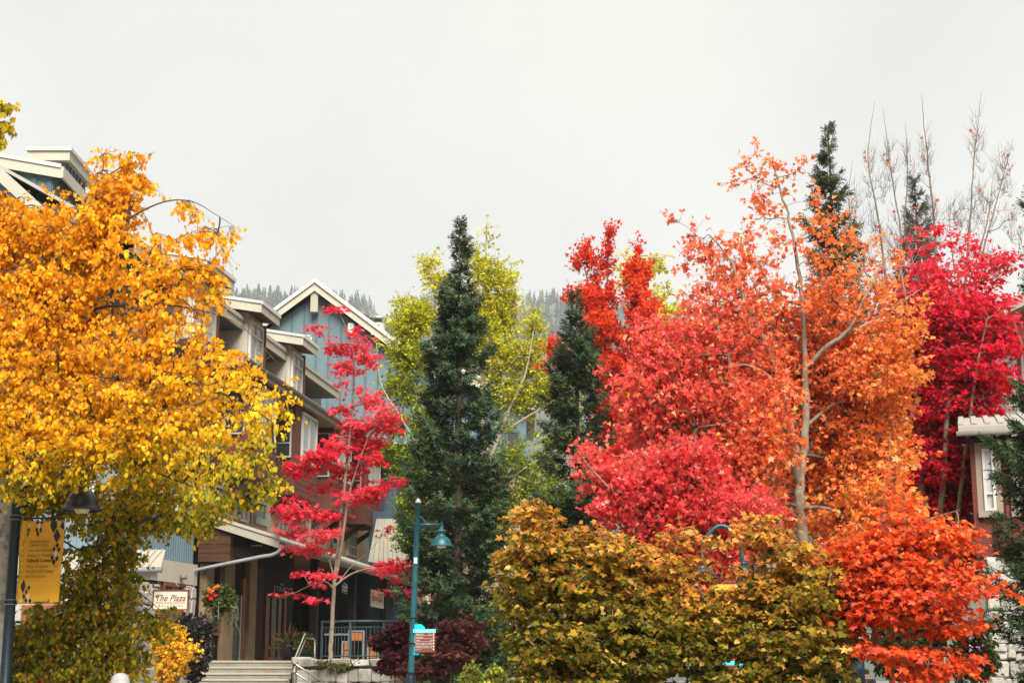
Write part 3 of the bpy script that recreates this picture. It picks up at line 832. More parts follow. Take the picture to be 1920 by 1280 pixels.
board('shop_emblem', [SH.P(su(515), .12, sz(520, 1097)), SH.P(su(519), .12, sz(520, 1092)), SH.P(su(523), .12, sz(520, 1097)), SH.P(su(519), .12, sz(520, 1095.5))], SH.V * .01, M['dim_letter'], row)
for i, ux in enumerate((8.5, 11.0, 13.5, 16.0, 18.5, 21.0)):          # glazing behind the terrace
    window(RW, (ux, ux + 2.0), (TZ + .5, 4.7), -2.97, row, 'brown_wood', 2, 2, 0.1, 'pane_dark', split=[.75])
for ux in (6.5, 12.0, 17.5, 23.0): box('post', RW, (ux, ux + .25), (1.7, 1.95), (TZ, 5.4), M['dark_wood'], row)

# first floor windows, bays and the long gutter
for i, (u0, u1, kind) in enumerate(((0.45, 2.1, 0), (3.2, 4.7, 1), (5.6, 6.9, 0), (8.3, 9.9, 1), (10.8, 12.2, 0), (13.4, 15.0, 1), (16.2, 17.6, 0), (18.8, 20.4, 1))):
    if kind: window(RW, (u0, u1), (6.42, 7.35), 0.0, row, 'white', 3, 2, 0.07, 'pane_pale', split=[.45])
    else: window(RW, (u0, u1), (6.62, 8.4), 0.0, row, 'sage', 1, 2, 0.1, 'pane', casing='sage', split=[.35])
box('trim_band', RW, (0, UE), (0, .05), (6.26, 6.36), M['cream_dirty'], row)
for ux in (2.55, 5.15, 7.2, 10.3, 12.7): box('trim_post', RW, (ux, ux + .13), (0, .06), (6.37, 10.6), M['sage'], row)
for u0 in (1.7, 7.1, 12.5, 17.9):
    u1 = u0 + 3.0
    bay = box('bay', RW, (u0, u1), (0, 0.9), (7.6, 10.7), M['redbrown'], row)
    pieces('plank', RW, [(u0 - .01, u1 + .01, 7.62 + k * .2, 7.62 + k * .2 + .185) for k in range(6)], 0.9, 0.03, M['redbrown'], row)
    window(RW, (u0 + .75, u1 - .25), (8.85, 10.55), 0.9, row, 'white', 2, 2, 0.09, 'pane_pale', split=[.25])
    ef = Fr(RW.P(u0, 0, 0), RW.az + R(90))                              # the bay's near end faces the square
    efw = Fr(RW.P(u0, 0, 0), RW.az + R(90))
    window(efw, (0.12, 0.78), (8.85, 10.5), 0.0, row, 'white', 1, 2, 0.05, 'pane', split=[.3])
    board('bracket', [RW.P(u0 + .35, 0, 6.95), RW.P(u0 + .35, 0.85, 7.58), RW.P(u0 + .35, 0.6, 7.58), RW.P(u0 + .35, 0, 7.2)], RW.U * .16, M['brown_wood'], row)
    board('bracket', [RW.P(u1 - .4, 0, 6.95), RW.P(u1 - .4, 0.85, 7.58), RW.P(u1 - .4, 0.6, 7.58), RW.P(u1 - .4, 0, 7.2)], RW.U * .16, M['brown_wood'], row)
box('eave_soffit', RW, (0, UE), (0, 1.12), (10.7, 10.78), M['tan'], row)
box('eave_board', RW, (0, UE), (1.12, 1.18), (10.66, 10.98), M['cream_dirty'], row)
MB().tube([RW.P(0, 1.25, 10.86), RW.P(UE, 1.25, 10.86)], 0.07, 8).build('gutter', M['gutter'], row, True)
MB().tube([RW.P(11.3, 0.08, 10.7), RW.P(11.3, 0.08, 6.4)], 0.05, 8).build('downpipe', M['gutter'], row, True)
# top storey
box('upper_wall', RW, (-7, UE - 6), (-10, -1.0), (10.4, 13.6), M['dark_blue'], row)
for u0 in (0.3, 1.4, 4.9, 6.0, 9.9, 11.2, 12.4, 14.0): window(RW, (u0, u0 + .75), (11.15, 12.0), -1.0, row, 'cream', 1, 1, 0.1, 'pane_pale')
for u0 in (-.4, 4.6, 9.5): box('trim_post', RW, (u0, u0 + .25), (-1, -.5), (10.9, 12.6), M['redbrown'], row)
ez = RW.hit(600, 706, 0.3)[1]
board('main_roof', [RW.P(-7, .3, ez), RW.P(15.4, .3, ez), RW.P(15.4, -6, ez + 3.6), RW.P(-7, -6, ez + 3.6)], (0, 0, -0.1), M['roof_metal'], row)
box('eave_board', RW, (-7, 15.4), (.3, .36), (ez - .36, ez - .06), M['cream'], row)
box('eave_cap', RW, (-7, 15.42), (.36, .41), (ez - .1, ez + .03), M['roof_metal'], row)
box('eave_soffit', RW, (-7, 15.35), (-1, .3), (ez - .36, ez - .3), M['dark_blue'], row)
board('roof_end_board', [RW.P(15.4, .3, ez + .02), RW.P(15.4, -6, ez + 3.62), RW.P(15.4, -6, ez + 3.3), RW.P(15.4, .3, ez - .3)], RW.U * .06, M['cream'], row)
for u0, u1 in ((-3.35, -.85), (2.1, 4.1), (7.2, 9.12)):
    z1 = 13.08
    d = board('dormer', [RW.P(u0 + .45, .5, 10.9), RW.P(u0 + .45, .5, z1 - .2), RW.P(u0 + .45, -4, z1 + .55), RW.P(u0 + .45, -4, 10.9)], RW.U * (u1 - u0 - .35), M['cream'], row)
    rf = board('dormer_roof', [RW.P(u0, 1.0, z1), RW.P(u1, 1.0, z1), RW.P(u1, -4, z1 + .9), RW.P(u0, -4, z1 + .9)], (0, 0, -.08), M['roof_metal'], row)
    b2 = MB().prism([RW.P(u0 + .04, .98, z1 - .27), RW.P(u1 - .04, .98, z1 - .27), RW.P(u1 - .04, -1, z1 + .08), RW.P(u0 + .04, -1, z1 + .08)], (0, 0, -.03)).build('soffit', M['redbrown'], rf)
    MB().prism([RW.P(u0 - .05, 1.03, z1 - .02), RW.P(u0 - .05, -3, z1 + .7), RW.P(u0 - .05, -3, z1 + .38), RW.P(u0 - .05, 1.03, z1 - .33)], RW.U * .05).build('rake_board', M['cream'], rf)
    MB().prism([RW.P(u0 - .09, 1.08, z1 + .03), RW.P(u0 - .09, -3, z1 + .76), RW.P(u0 - .09, -3, z1 + .66), RW.P(u0 - .09, 1.08, z1 - .06)], RW.U * .035).build('rake_cap', M['white'], rf)
    MB().box(RW, (u0 - .05, u1 + .05), (1.03, 1.07), (z1 - .33, z1 - .05)).build('eave_board', M['cream'], rf)
    MB().box(RW, (u0 - .06, u1 + .06), (1.07, 1.12), (z1 - .08, z1 + .04)).build('eave_cap', M['white'], rf)
    window(RW, (u0 + .55, u1 + .0), (11.1, z1 - .4), .5, row, 'white', 2, 2, 0.1, 'pane_pale', split=[.72])
    box('corner_post', RW, (u1 + .02, u1 + .14), (-.4, .62), (10.95, z1 - .3), M['redbrown'], row)

# things under and at the canopy
def hanging_sign(name, px0, px1, py0, py1, v, mat, label):
    u0, z1 = RW.hit(px0, py0, v); u1, _ = RW.hit(px1, py0, v); _, z0 = RW.hit(px0, py1, v)
    t = thing(name, RW.P(u0, v, z0), label, 'sign')
    box('panel', RW, (u0, u1), (v - .04, v), (z0, z1), mat, t)
    zt = 5.3
    for q in (.15, .85):
        uu = u0 + (u1 - u0) * q
        MB().tube([RW.P(uu, v - .02, z1), RW.P(uu, v - .02, zt)], .012, 5).build('hanger', M['black'], t)
    return t, u0, u1, z0, z1
t, u0, u1, z0, z1 = hanging_sign('hanging_sign', 696, 720, 1104, 1136, 1.9, M['sign_cream'], 'cream square board sign hanging under the canopy above the railing')
text('WHISTLER', RW, (u0 + u1) / 2, 1.905, z1 - (z1 - z0) * .27, (z1 - z0) * .17, M['letter_brown'], t, 'CENTER', sx=(u1 - u0) / (z1 - z0) * 1.05, bold=.004)
text('BUNGEE', RW, (u0 + u1) / 2, 1.905, z1 - (z1 - z0) * .64, (z1 - z0) * .42, M['letter_brown'], t, 'CENTER', sx=(u1 - u0) / (z1 - z0) * .56, bold=.01)
box('underline', RW, (u0 + .15, u1 - .15), (1.9, 1.906), (z0 + (z1 - z0) * .24, z0 + (z1 - z0) * .27), M['letter_brown'], t)
t, u0, u1, z0, z1 = hanging_sign('hanging_sign', 740, 764, 1116, 1132, 1.9, M['gold'], 'gold board with dark strokes hanging behind the teal lamp post')
for k in range(8):
    a = u0 + (u1 - u0) * (k + .3) / 8.2; box('stroke', RW, (a, a + (u1 - u0) * .05), (1.9, 1.91), (z0 + .12, z1 - .1), M['letter_black'], t)
t, u0, u1, z0, z1 = hanging_sign('hanging_sign', 640, 652, 1092, 1111, 1.5, M['black'], 'small black sign with white lines hanging behind the red maple trunk')
for k, (a, b) in enumerate(((.08, .12), (.24, .42), (.5, .78))): box('line', RW, (u0 + .1, u1 - .1), (1.5, 1.51), (z0 + (z1 - z0) * a, z0 + (z1 - z0) * b), M['sign_white'], t)
hm_ = (u0 + u1) / 2
for sgn in (-1, 1): board('gable_mark', [RW.P(hm_, 1.51, z1), RW.P(hm_ + sgn * (u1 - u0) * .4, 1.51, z1 - .14), RW.P(hm_ + sgn * (u1 - u0) * .4, 1.51, z1 - .08), RW.P(hm_, 1.51, z1 + .06)], RW.V * .01, M['sign_white'], t)

# ------------------------------------------------------------------ blue gabled building at the far end
GB = FRONT(78.0)
gb = thing('gabled_building', (-7, 78, 0), 'blue board-clad building with a tall white-trimmed gable behind the terrace row', 'building')
AX, AZ = -9.82, 20.85
kx, kz = -5.4, 17.5; rx_, rz_ = 1.2, 14.75; lx, lz = -14.2, 17.5
out = [(lx + .4, TZ), (rx_ - .5, TZ), (rx_ - .5, rz_ - .15), (kx, kz - .5), (AX, AZ - .55), (lx + .4, lz - .2)]
board('wall', [GB.P(a, 0, b) for a, b in out], (0, 12, 0), M['blue_board'], gb)
def gtop(x): return float(np.interp(x, [lx, AX, kx, rx_], [lz, AZ, kz, rz_]))
xs = np.arange(lx + .7, rx_ - .6, 0.62)
pieces('batten', GB, [(x, x + .075, TZ + 6, gtop(x) - .5) for x in xs], 0.0, 0.045, M['blue_batten'], gb)
for (a, b) in (((lx, lz), (AX, AZ)), ((AX, AZ), (kx, kz)), ((kx, kz), (rx_, rz_))):
    board('rake_board', [GB.P(a[0], .62, a[1]), GB.P(b[0], .62, b[1]), GB.P(b[0], .62, b[1] - .5), GB.P(a[0], .62, a[1] - .5)], (0, .08, 0), M['cream'], gb)
    board('rake_cap', [GB.P(a[0], .72, a[1] + .12), GB.P(b[0], .72, b[1] + .12), GB.P(b[0], .72, b[1] - .1), GB.P(a[0], .72, a[1] - .1)], (0, .09, 0), M['white'], gb)
    board('roof', [GB.P(a[0], .62, a[1] + .02), GB.P(b[0], .62, b[1] + .02), GB.P(b[0], -12.5, b[1] + .02), GB.P(a[0], -12.5, a[1] + .02)], (0, 0, -.12), M['roof_metal'], gb)
box('apex_bracket', GB, (AX - .2, AX + .16), (.0, .5), (19.3, 20.4), M['cream_dirty'], gb)
window(GB, (-10.45, -9.95), (17.75, 18.2), 0.03, gb, 'white', 1, 3, 0.08, 'pane_pale')
fl = box('floodlight', GB, (-8.15, -7.85), (0.05, .4), (18.25, 18.75), M['white'], gb)
ch = MB().lathe(np.array([-6.9, 80.5, 17.6]), [(.36, 0), (.36, 1.75), (.36, 1.76)], 14).build('chimney', M['white'], gb, True)
MB().lathe(np.array([-6.9, 80.5, 19.35]), [(.2, 0), (.2, .2), (.55, .2), (.5, .32), (0, .42)], 14).build('chimney_cap', M['galv'], ch, True)
MB().lathe(np.array([-7.75, 80.0, 19.0]), [(.3, 0), (.3, .5), (.42, .55), (.4, .8), (0, .85)], 12).build('roof_vent', M['gutter'], gb, True)
# lower wing in dark blue with its own eave
box('wing_wall', GB, (-8.2, -5.0), (0, 9.0), (TZ, 10.2), M['dark_blue'], gb)
w0 = FRONT(69.0)
pieces('batten', w0, [(x, x + .06, 4.0, 10.2) for x in np.arange(-8.1, -5.1, .42)], 0.0, 0.04, M['dark_blue'], gb)
window(w0, (-6.35, -5.85), (6.2, 8.2), 0.05, gb, 'white', 2, 3, 0.07, 'pane_pale')
window(w0, (-7.6, -7.0), (8.9, 10.0), 0.05, gb, 'white', 1, 2, 0.07, 'pane_pale')
box('wing_eave', GB, (-8.6, -3.6), (8.4, 9.6), (11.0, 11.35), M['cream'], gb)
box('wing_roof', GB, (-8.7, -3.4), (0, 9.7), (11.35, 11.45), M['roof_metal'], gb)
box('lower_wall', GB, (-4.6, .6), (0.02, 1.6), (TZ, 11.4), M['tan'], gb)
l0 = FRONT(76.4)
for a in (-3.6, -1.4): window(l0, (a, a + 1.1), (6.3, 8.2), 0.0, gb, 'white', 2, 2, 0.08, 'pane')
window(l0, (-.3, .4), (12.2, 13.4), -1.5, gb, 'dark_blue', 1, 1, 0.1, 'pane')
# leaning cream boards below the wing
top0, top1 = at(706, 972, 66), at(752, 972, 66); bot0, bot1 = at(690, 1052, 63.5), at(776, 1066, 63.5)
for i in range(9):
    f0, f1 = i / 9, (i + .93) / 9
    pts = [top0 + (top1 - top0) * f0, top0 + (top1 - top0) * f1, bot0 + (bot1 - bot0) * f1, bot0 + (bot1 - bot0) * f0]
    board('slope_board', pts, (0, .06, -.02), M['cream_dirty'], gb)
box('slope_backing', FRONT(66.2), (top0[0] - .3, top1[0] + .2), (-.5, 0), (TZ, top0[2] + .3), M['dark_blue'], gb)

# ------------------------------------------------------------------ stone and blue building by the birch
A_, B_, C_ = np.array([-17.5, 41.6]), np.array([-10.32, 42.4]), np.array([O[0] - .12, 47.0])
pb = thing('corner_building', (-12, 44, 0), 'corner building with pale stone ground floor and blue ribbed upper wall beside the birch', 'building')
def poly(z): return [np.array([p[0], p[1], z]) for p in (A_, B_, C_, (-12, 50), (-20, 50), (-20, 41.4))]
board('upper_wall', poly(4.75), (0, 0, 7.4), M['blue_metal'], pb)
board('stone_core', [p + (np.array([-14, 46, 0]) - p) * [.02, .02, 0] for p in poly(0)], (0, 0, 4.2), M['mortar'], pb)
PBf = Fr(B_, math.atan2(*(C_ - B_))); PL = float(np.linalg.norm(C_ - B_))
PAf = Fr(A_, math.atan2(*(B_ - A_))); PLA = float(np.linalg.norm(B_ - A_))
for f_, l_ in ((PBf, PL), (PAf, PLA)):
    rbm = MB()
    for i in range(int(l_ / .15)): rbm.box(f_, (i * .15 + .03, i * .15 + .08), (0, .035), (4.8, 12.1))
    o_ = rbm.build('wall_rib', M['blue_metal'], pb); o_['kind'] = 'stuff'
    box('trim_band', f_, (-.02, l_ + .02), (0, .14), (4.17, 4.77), M['cream'], pb)
def pu(px): return PBf.hit(px, 1150)[0]
box('plaster_wall', PBf, (pu(292), pu(340)), (-.2, .03), (0, 4.17), M['cream_dirty'], pb)
stone_face(PBf, (pu(340), PL), (0.0, 4.15), 0.02, pb, 'pale_stone', (.5, .8), (.3, .5), .22, 4)
stone_face(PBf, (-.1, pu(291)), (0.0, 4.1), 0.03, pb, 'pale_stone', (.25, .5), (.3, .7), .25, 5)
stone_face(PAf, (PLA - 3.2, PLA), (0.0, 4.1), 0.03, pb, 'pale_stone', (.25, .5), (.3, .7), .25, 6)
window(PBf, (pu(297), pu(336)), (PBf.hit(315, 1270)[1], PBf.hit(315, 1090)[1]), .05, pb, 'door_wood', 2, 3, .12, 'pane', split=[.45, .8])
for a in (PLA - 5.5, PLA - 2.4): window(PAf, (a, a + 1.3), (.9, 3.4), .16, pb, 'door_wood', 2, 2, .13, 'pane', split=[.6])
for a in (1.2, 3.2): window(PBf, (a, a + 1.2), (6.1, 7.6), .05, pb, 'white', 2, 2, .09, 'pane_pale')
for a in (PLA - 4.5, PLA - 1.9): window(PAf, (a, a + 1.2), (6.1, 7.6), .05, pb, 'white', 2, 2, .09, 'pane_pale')
# porch roof over the stone entrance
pr = at(250, 1075, 40.6)
fp = FRONT(40.6)
x0_, z0_ = fp.hit(195, 1062); x1_, _ = fp.hit(302, 1062)
board('porch_roof', [fp.P(x0_, 0, z0_), fp.P(x1_, 0, z0_), fp.P(x1_ - .25, -1.6, z0_ + .55), fp.P(x0_, -1.6, z0_ + .55)], (0, 0, -.06), M['cream_dirty'], pb)
for i in range(7): q_ = x0_ + (x1_ - .25 - x0_) * (i + .5) / 7; board('roof_seam', [fp.P(q_, .01, z0_ + .03), fp.P(q_ + .03, .01, z0_ + .03), fp.P(q_ + .03, -1.6, z0_ + .58), fp.P(q_, -1.6, z0_ + .58)], (0, 0, -.03), M['cream_dirty'], pb)
MB().tube([fp.P(x0_, .06, z0_ - .08), fp.P(x1_ + .05, .06, z0_ - .08)], .07, 8).build('gutter', M['galv'], pb, True)
box('porch_beam', fp, (x0_, x1_ - .15), (-.3, -.12), (z0_ - .3, z0_ - .07), M['white'], pb)
# roofs at the top
f41 = FRONT(41.3)
def fx(px, py, fr): return fr.hit(px, py)
a0, a1 = fx(-170, 262, f41), fx(116, 312, f41)
board('roof_wall', [f41.P(a0[0], -.15, 11.9), f41.P(a1[0] - .25, -.15, 11.9), f41.P(a1[0] - .25, -.15, a1[1] - .12), f41.P(a0[0], -.15, a0[1] - .12)], (0, 3.6, 0), M['blue_board'], pb)
pieces('batten', f41, [(x, x + .12, 11.9, float(np.interp(x, [a0[0], a1[0]], [a0[1], a1[1]])) - .4) for x in np.arange(a0[0], a1[0] - .3, .42)], -.15, .05, M['blue_batten'], pb)
board('shed_roof', [f41.P(a0[0], 0, a0[1]), f41.P(a1[0], 0, a1[1]), f41.P(a1[0], -4.4, a1[1]), f41.P(a0[0], -4.4, a0[1])], (0, 0, -.1), M['roof_metal'], pb)
board('rake_board', [f41.P(a0[0], .04, a0[1] - .02), f41.P(a1[0], .04, a1[1] - .02), f41.P(a1[0], .04, a1[1] - .34), f41.P(a0[0], .04, a0[1] - .34)], (0, .05, 0), M['cream'], pb)
board('rake_cap', [f41.P(a0[0], .08, a0[1] + .05), f41.P(a1[0], .08, a1[1] + .05), f41.P(a1[0], .08, a1[1] - .06), f41.P(a0[0], .08, a0[1] - .06)], (0, .04, 0), M['white'], pb)
box('eave_board', f41, (a1[0], a1[0] + .06), (-4.4, .04), (a1[1] - .33, a1[1] - .02), M['cream'], pb)
f44 = FRONT(44.0)
c0, c1 = fx(58, 282, f44), fx(129, 284, f44)
box('cupola', f44, (c0[0] + .12, c1[0] - .1), (-2.3, -.1), (12.0, c0[1] - .2), M['blue_board'], pb)
pieces('batten', f44, [(x, x + .09, 12.0, c0[1] - .25) for x in np.arange(c0[0] + .15, c1[0] - .2, .3)], -.1, .04, M['blue_batten'], pb)
cf = Fr(f44.P(c1[0] - .1, 0, 0), 0)
pieces('batten', cf, [(x, x + .09, 12.0, c0[1] - .25) for x in np.arange(.2, 2.2, .35)], 0, .04, M['blue_batten'], pb)
box('cupola_roof', f44, (c0[0] - .1, c1[0] + .12), (-2.6, .16), (c0[1] - .05, c0[1] + .05), M['white'], pb)
box('cupola_trim', f44, (c0[0] - .04, c1[0] + .06), (-2.5, .1), (c0[1] - .33, c0[1] - .05), M['cream'], pb)
f40 = FRONT(40.2)
b0_, b1_ = fx(-120, 205, f40), fx(84, 392, f40)
board('gable_wall', [f40.P(b0_[0], -.45, 11.5), f40.P(b1_[0] - .35, -.45, 11.5), f40.P(b1_[0] - .35, -.45, b1_[1]), f40.P(b0_[0], -.45, b0_[1] - .35)], (0, .6, 0), M['blue_metal'], pb)
board('gable_roof', [f40.P(b0_[0], 0, b0_[1]), f40.P(b1_[0], 0, b1_[1]), f40.P(b1_[0], -1.05, b1_[1]), f40.P(b0_[0], -1.05, b0_[1])], (0, 0, -.1), M['roof_metal'], pb)
board('gable_board', [f40.P(b0_[0], .02, b0_[1] + .03), f40.P(b1_[0], .02, b1_[1] + .03), f40.P(b1_[0], .02, b1_[1] - .38), f40.P(b0_[0], .02, b0_[1] - .38)], (0, .06, 0), M['cream'], pb)
sl = MB().lathe(PBf.P(pu(326), .25, 4.33), [(0, -.06), (.09, -.05), (.1, .05), (.05, .1)], 14).build('floodlight', M['gutter'], pb, True)

# sign on its bracket
ps = FRONT(41.0)
(sx0, sz1), (sx1, _), (_, sz0) = ps.hit(289, 1107), ps.hit(352, 1107), ps.hit(289, 1141)
plz = thing('shop_sign', ps.P(sx0, 0, sz0), 'cream lettered sign with maroon frame on the stone corner wall', 'sign')
box('board', ps, (sx0, sx1), (-.05, 0), (sz0, sz1), M['sign_cream'], plz)
fb = MB(); t_ = .028
fb.box(ps, (sx0 - t_, sx1 + t_), (-.07, .02), (sz1, sz1 + t_)); fb.box(ps, (sx0 - t_, sx1 + t_), (-.07, .02), (sz0 - t_, sz0))
fb.box(ps, (sx0 - t_, sx0), (-.07, .018), (sz0, sz1)); fb.box(ps, (sx1, sx1 + t_), (-.07, .018), (sz0, sz1)); fb.build('frame', M['sign_maroon'], plz)
hh_ = sz1 - sz0
text('The Plaza', ps, (sx0 + sx1) / 2 - .02, .004, sz0 + hh_ * .44, hh_ * .5, M['letter_brown'], plz, 'CENTER', shear=.42, sx=.88, bold=.001)
box('underline', ps, (sx0 + .05, sx1 - .05), (0, .006), (sz0 + hh_ * .33, sz0 + hh_ * .355), M['letter_brown'], plz)
text('GALLERIES', ps, (sx0 + sx1) / 2, .004, sz0 + hh_ * .13, hh_ * .15, M['letter_brown'], plz, 'CENTER', spacing=2.1)
MB().tube([ps.P(sx0 - .05, -.03, sz1 + .1), ps.P(sx1 + .05, -.03, sz1 + .1)], .012, 6).build('bracket', M['black'], plz)
MB().tube([ps.P(sx0 + .1, -.03, sz1), ps.P(sx0 + .1, -.03, sz1 + .1)], .008, 5).build('hanger', M['black'], plz)
MB().tube([ps.P(sx1 - .1, -.03, sz1), ps.P(sx1 - .1, -.03, sz1 + .1)], .008, 5).build('hanger', M['black'], plz)
MB().tube([ps.P(sx0 - .05, -.03, sz1 + .1), ps.P(sx0 + .0, -1.6, sz1 + .1)], .014, 6).build('wall_arm', M['black'], plz)
MB().tube([ps.P(sx0 + .15, -.6, sz1 + .55), ps.P(sx1 - .25, -.03, sz1 + .12)], .008, 5).build('stay', M['galv'], plz)

# ------------------------------------------------------------------ red building on the right
rb_ = thing('red_building', (10.5, 32, 0), 'dark red building with tan-framed window on stone pillar behind the right spruce', 'building')
F30 = Fr(at(1822, 900, 30.0), R(106))
bx0 = 0.0; bz0 = F30.hit(1830, 1042)[1]; bz1 = F30.hit(1830, 828)[1]
box('wall', F30, (bx0, 4.4), (-5, 0), (bz0, bz1), M['deep_red'], rb_)
ux = F30.hit(1870, 900)[0]
wx0, wz1 = F30.hit(1840, 842); wx1, _ = F30.hit(1862, 842); _, wz0 = F30.hit(1840, 958)
window(F30, (wx0, wx1), (wz0, wz1), .0, rb_, 'white', 1, 2, .05, 'pane_pale', casing='taupe', split=[.28])
window(F30, (wx1 + .38, wx1 + .75), (wz0, wz1), .0, rb_, 'white', 1, 2, .05, 'pane_pale', casing='taupe', split=[.28])
pieces('batten', F30, [(x, x + .05, bz0 + .02, wz0 - .16) for x in np.arange(bx0 + .02, 4.3, .33)], 0, .035, M['deep_red'], rb_)
pieces('batten', F30, [(bx0, bx0 + .09, bz0, bz1), (wx1 + .16, wx1 + .22, wz0 - .15, bz1)], 0, .04, M['deep_red'], rb_)
ex0, ez0 = F30.hit(1798, 822); _, ez1 = F30.hit(1798, 800)
board('roof', [F30.P(ex0, .35, ez1), F30.P(4.6, .35, ez1), F30.P(4.6, -4.5, ez1 + .9), F30.P(ex0, -4.5, ez1 + .9)], (0, 0, -.07), M['roof_metal'], rb_)
rm = MB()
for i in range(20): rm.prism([F30.P(ex0 + i * .24, .36, ez1 + .035), F30.P(ex0 + i * .24 + .1, .36, ez1 + .035), F30.P(ex0 + i * .24 + .1, -4.5, ez1 + .935), F30.P(ex0 + i * .24, -4.5, ez1 + .935)], (0, 0, -.04))
rm.build('roof_rib', M['roof_metal'], rb_)['kind'] = 'stuff'
box('eave_board', F30, (ex0, 4.6), (.3, .36), (ez0, ez1 - .06), M['cream_dirty'], rb_)
MB().tube([F30.P(ex0 - .04, .43, ez0 + .03), F30.P(4.6, .43, ez0 + .03)], .05, 8).build('gutter', M['gutter'], rb_, True)
box('soffit', F30, (ex0 + .05, 4.5), (-.2, .3), (bz1, bz1 + .04), M['dark_wood'], rb_)
sx_ = F30.hit(1858, 1150)[0]
box('pillar_core', F30, (sx_ + .04, sx_ + .62), (-.62, -.06), (0, bz0), M['mortar'], rb_)
stone_face(F30, (sx_, sx_ + .66), (0, bz0), -.05, rb_, 'pale_stone', (.14, .3), (.14, .34), .14, 9)
stone_face(Fr(F30.P(sx_, -.66, 0), R(196)), (0, .62), (0, bz0), -.0, rb_, 'pale_stone', (.14, .3), (.14, .34), .14, 10)
box('lower_wall', F30, (sx_ + .7, 4.4), (-3, -.8), (0, bz0), M['dark_wood'], rb_)
F34 = Fr(at(1906, 600, 34.5), R(107))
qx, qz = F34.hit(1906, 600)
box('upper_wall', F34, (qx, 3.0), (-4, 0), (6, qz), M['deep_red'], rb_)
gx0, gz0 = F34.hit(1890, 585)
board('upper_roof', [F34.P(gx0, .4, gz0 + .2), F34.P(3.2, .4, gz0 + 1.6), F34.P(3.2, -4, gz0 + 1.6), F34.P(gx0, -4, gz0 + .2)], (0, 0, -.3), M['cream_dirty'], rb_)
MB().tube([F34.P(gx0 + .02, .46, gz0 - .12), F34.P(gx0 + .1, .3, gz0 - .35), F34.P(qx + .05, .08, gz0 - .7), F34.P(qx + .05, .08, 6)], .04, 8).build('downpipe', M['gutter'], rb_, True)

# ------------------------------------------------------------------ terrace, stairs, wall, railing
tr_ = structure(board('terrace', [np.array(p) for p in ((-9.0, 47.05, 0), (-6.25, 47.05, 0), (-6.0, 45.0, 0), (-2.0, 44.6, 0), (3.0, 46, 0), (3.0, 76, 0), (-6.0, 76, 0), (-9.0, 55, 0))], (0, 0, TZ), M['concrete']))
st = thing('stairs', (-7.5, 45, 0), 'worn concrete steps leading up to the shop doors under the canopy', 'stairs')
FS = FRONT(47.1)
for i in range(12):
    z1 = TZ - i * .169 + .001; d0 = i * .34
    box('step', FS, (-8.9, -6.22), (d0, d0 + .40), (max(z1 - .169, -.05), z1), M['concrete'], st)
    box('nosing', FS, (-8.88, -6.24), (d0 + .40, d0 + .425), (z1 - .05, z1 + .006), M['cream_dirty'], st)

rl_ = np.random.RandomState(77); nl_ = 90
lz_ = rl_.randint(0, 9, nl_); lpos = np.stack([rl_.uniform(-8.8, -6.3, nl_), 47.1 - lz_ * .34 - rl_.uniform(.05, .38, nl_), TZ - lz_ * .169 + .012], 1)
V, T, mv = blades(lpos, unit(rl_.normal(size=(nl_, 3)) * [1, 1, .1]), unit(rl_.normal(size=(nl_, 3)) * .3 + [0, 0, 1]), rl_.uniform(.06, .11, nl_), TP_STAR, rl_)
tag(mk_np('fallen_leaves', V, T, M['leaf'], st, C=np.repeat(mixc([(0, (.5, .03, .04)), (1, (.6, .3, .03))], rl_.uniform(0, 1, nl_)), mv, axis=0)), kind='stuff')
sw = thing('stone_wall', (-4.5, 44.4, 0), 'rough stone retaining wall with mossy cap below the terrace railing', 'wall')
wp = [np.array([-6.12, 46.9]), np.array([-5.85, 44.6]), np.array([-3.0, 43.6]), np.array([0.4, 44.6]), np.array([3.2, 46.6])]
for i in range(len(wp) - 1):
    f_ = Fr(wp[i], math.atan2(*(wp[i + 1] - wp[i]))); l_ = float(np.linalg.norm(wp[i + 1] - wp[i]))
    ztop = TZ - .1 - .06 * i
    box('wall_core', f_, (0, l_), (-.4, -.02), (0, ztop), M['mortar'], sw)
    stone_face(f_, (0, l_), (0.75, ztop - .05), 0.0, sw, 'stone', (.2, .38), (.22, .55), .2, 20 + i)
    rng_ = random.Random(30 + i); c_ = 0
    while c_ < l_ - .05:                                              # cap stones
        w_l = min(rng_.uniform(.5, .95), l_ - c_)
        o = bpy.data.objects.new('cap_stone', rng_.choice(STONES['stone'])); COL.objects.link(o); o.parent = sw
        p = f_.P(c_ + w_l / 2, -.14, ztop + .07) - origin_of(sw); du = f_.U * w_l; dv = f_.V * .55
        o.matrix_local = Matrix(((du[0], dv[0], 0, p[0]), (du[1], dv[1], 0, p[1]), (0, 0, .2 * rng_.uniform(.85, 1.2), p[2]), (0, 0, 0, 1)))
        c_ += w_l
# moss on the cap
rng = np.random.RandomState(8)
mp_ = np.array([at(x, 1243 + rng.uniform(0, 14) * (abs(x - 638) < 22), 44.15) for x in rng.uniform(598, 672, 900)]); mp_[:, 1] += rng.uniform(-.25, .35, 900)
mp_ += rng.normal(size=(900, 3)) * [.05, .05, .03]
V, T, mv = blades(mp_, unit(rng.normal(size=(900, 3)) + [0, -.3, .3]), unit(rng.normal(size=(900, 3))), rng.uniform(.05, .12, 900), TP_KITE, rng)
mo = mk_np('moss', V, T, M['leaf'], sw, C=np.repeat(mixc([(0, (.05, .06, .015)), (1, (.16, .16, .05))], rng.uniform(0, 1, 900)), mv, axis=0)); mo['kind'] = 'stuff'

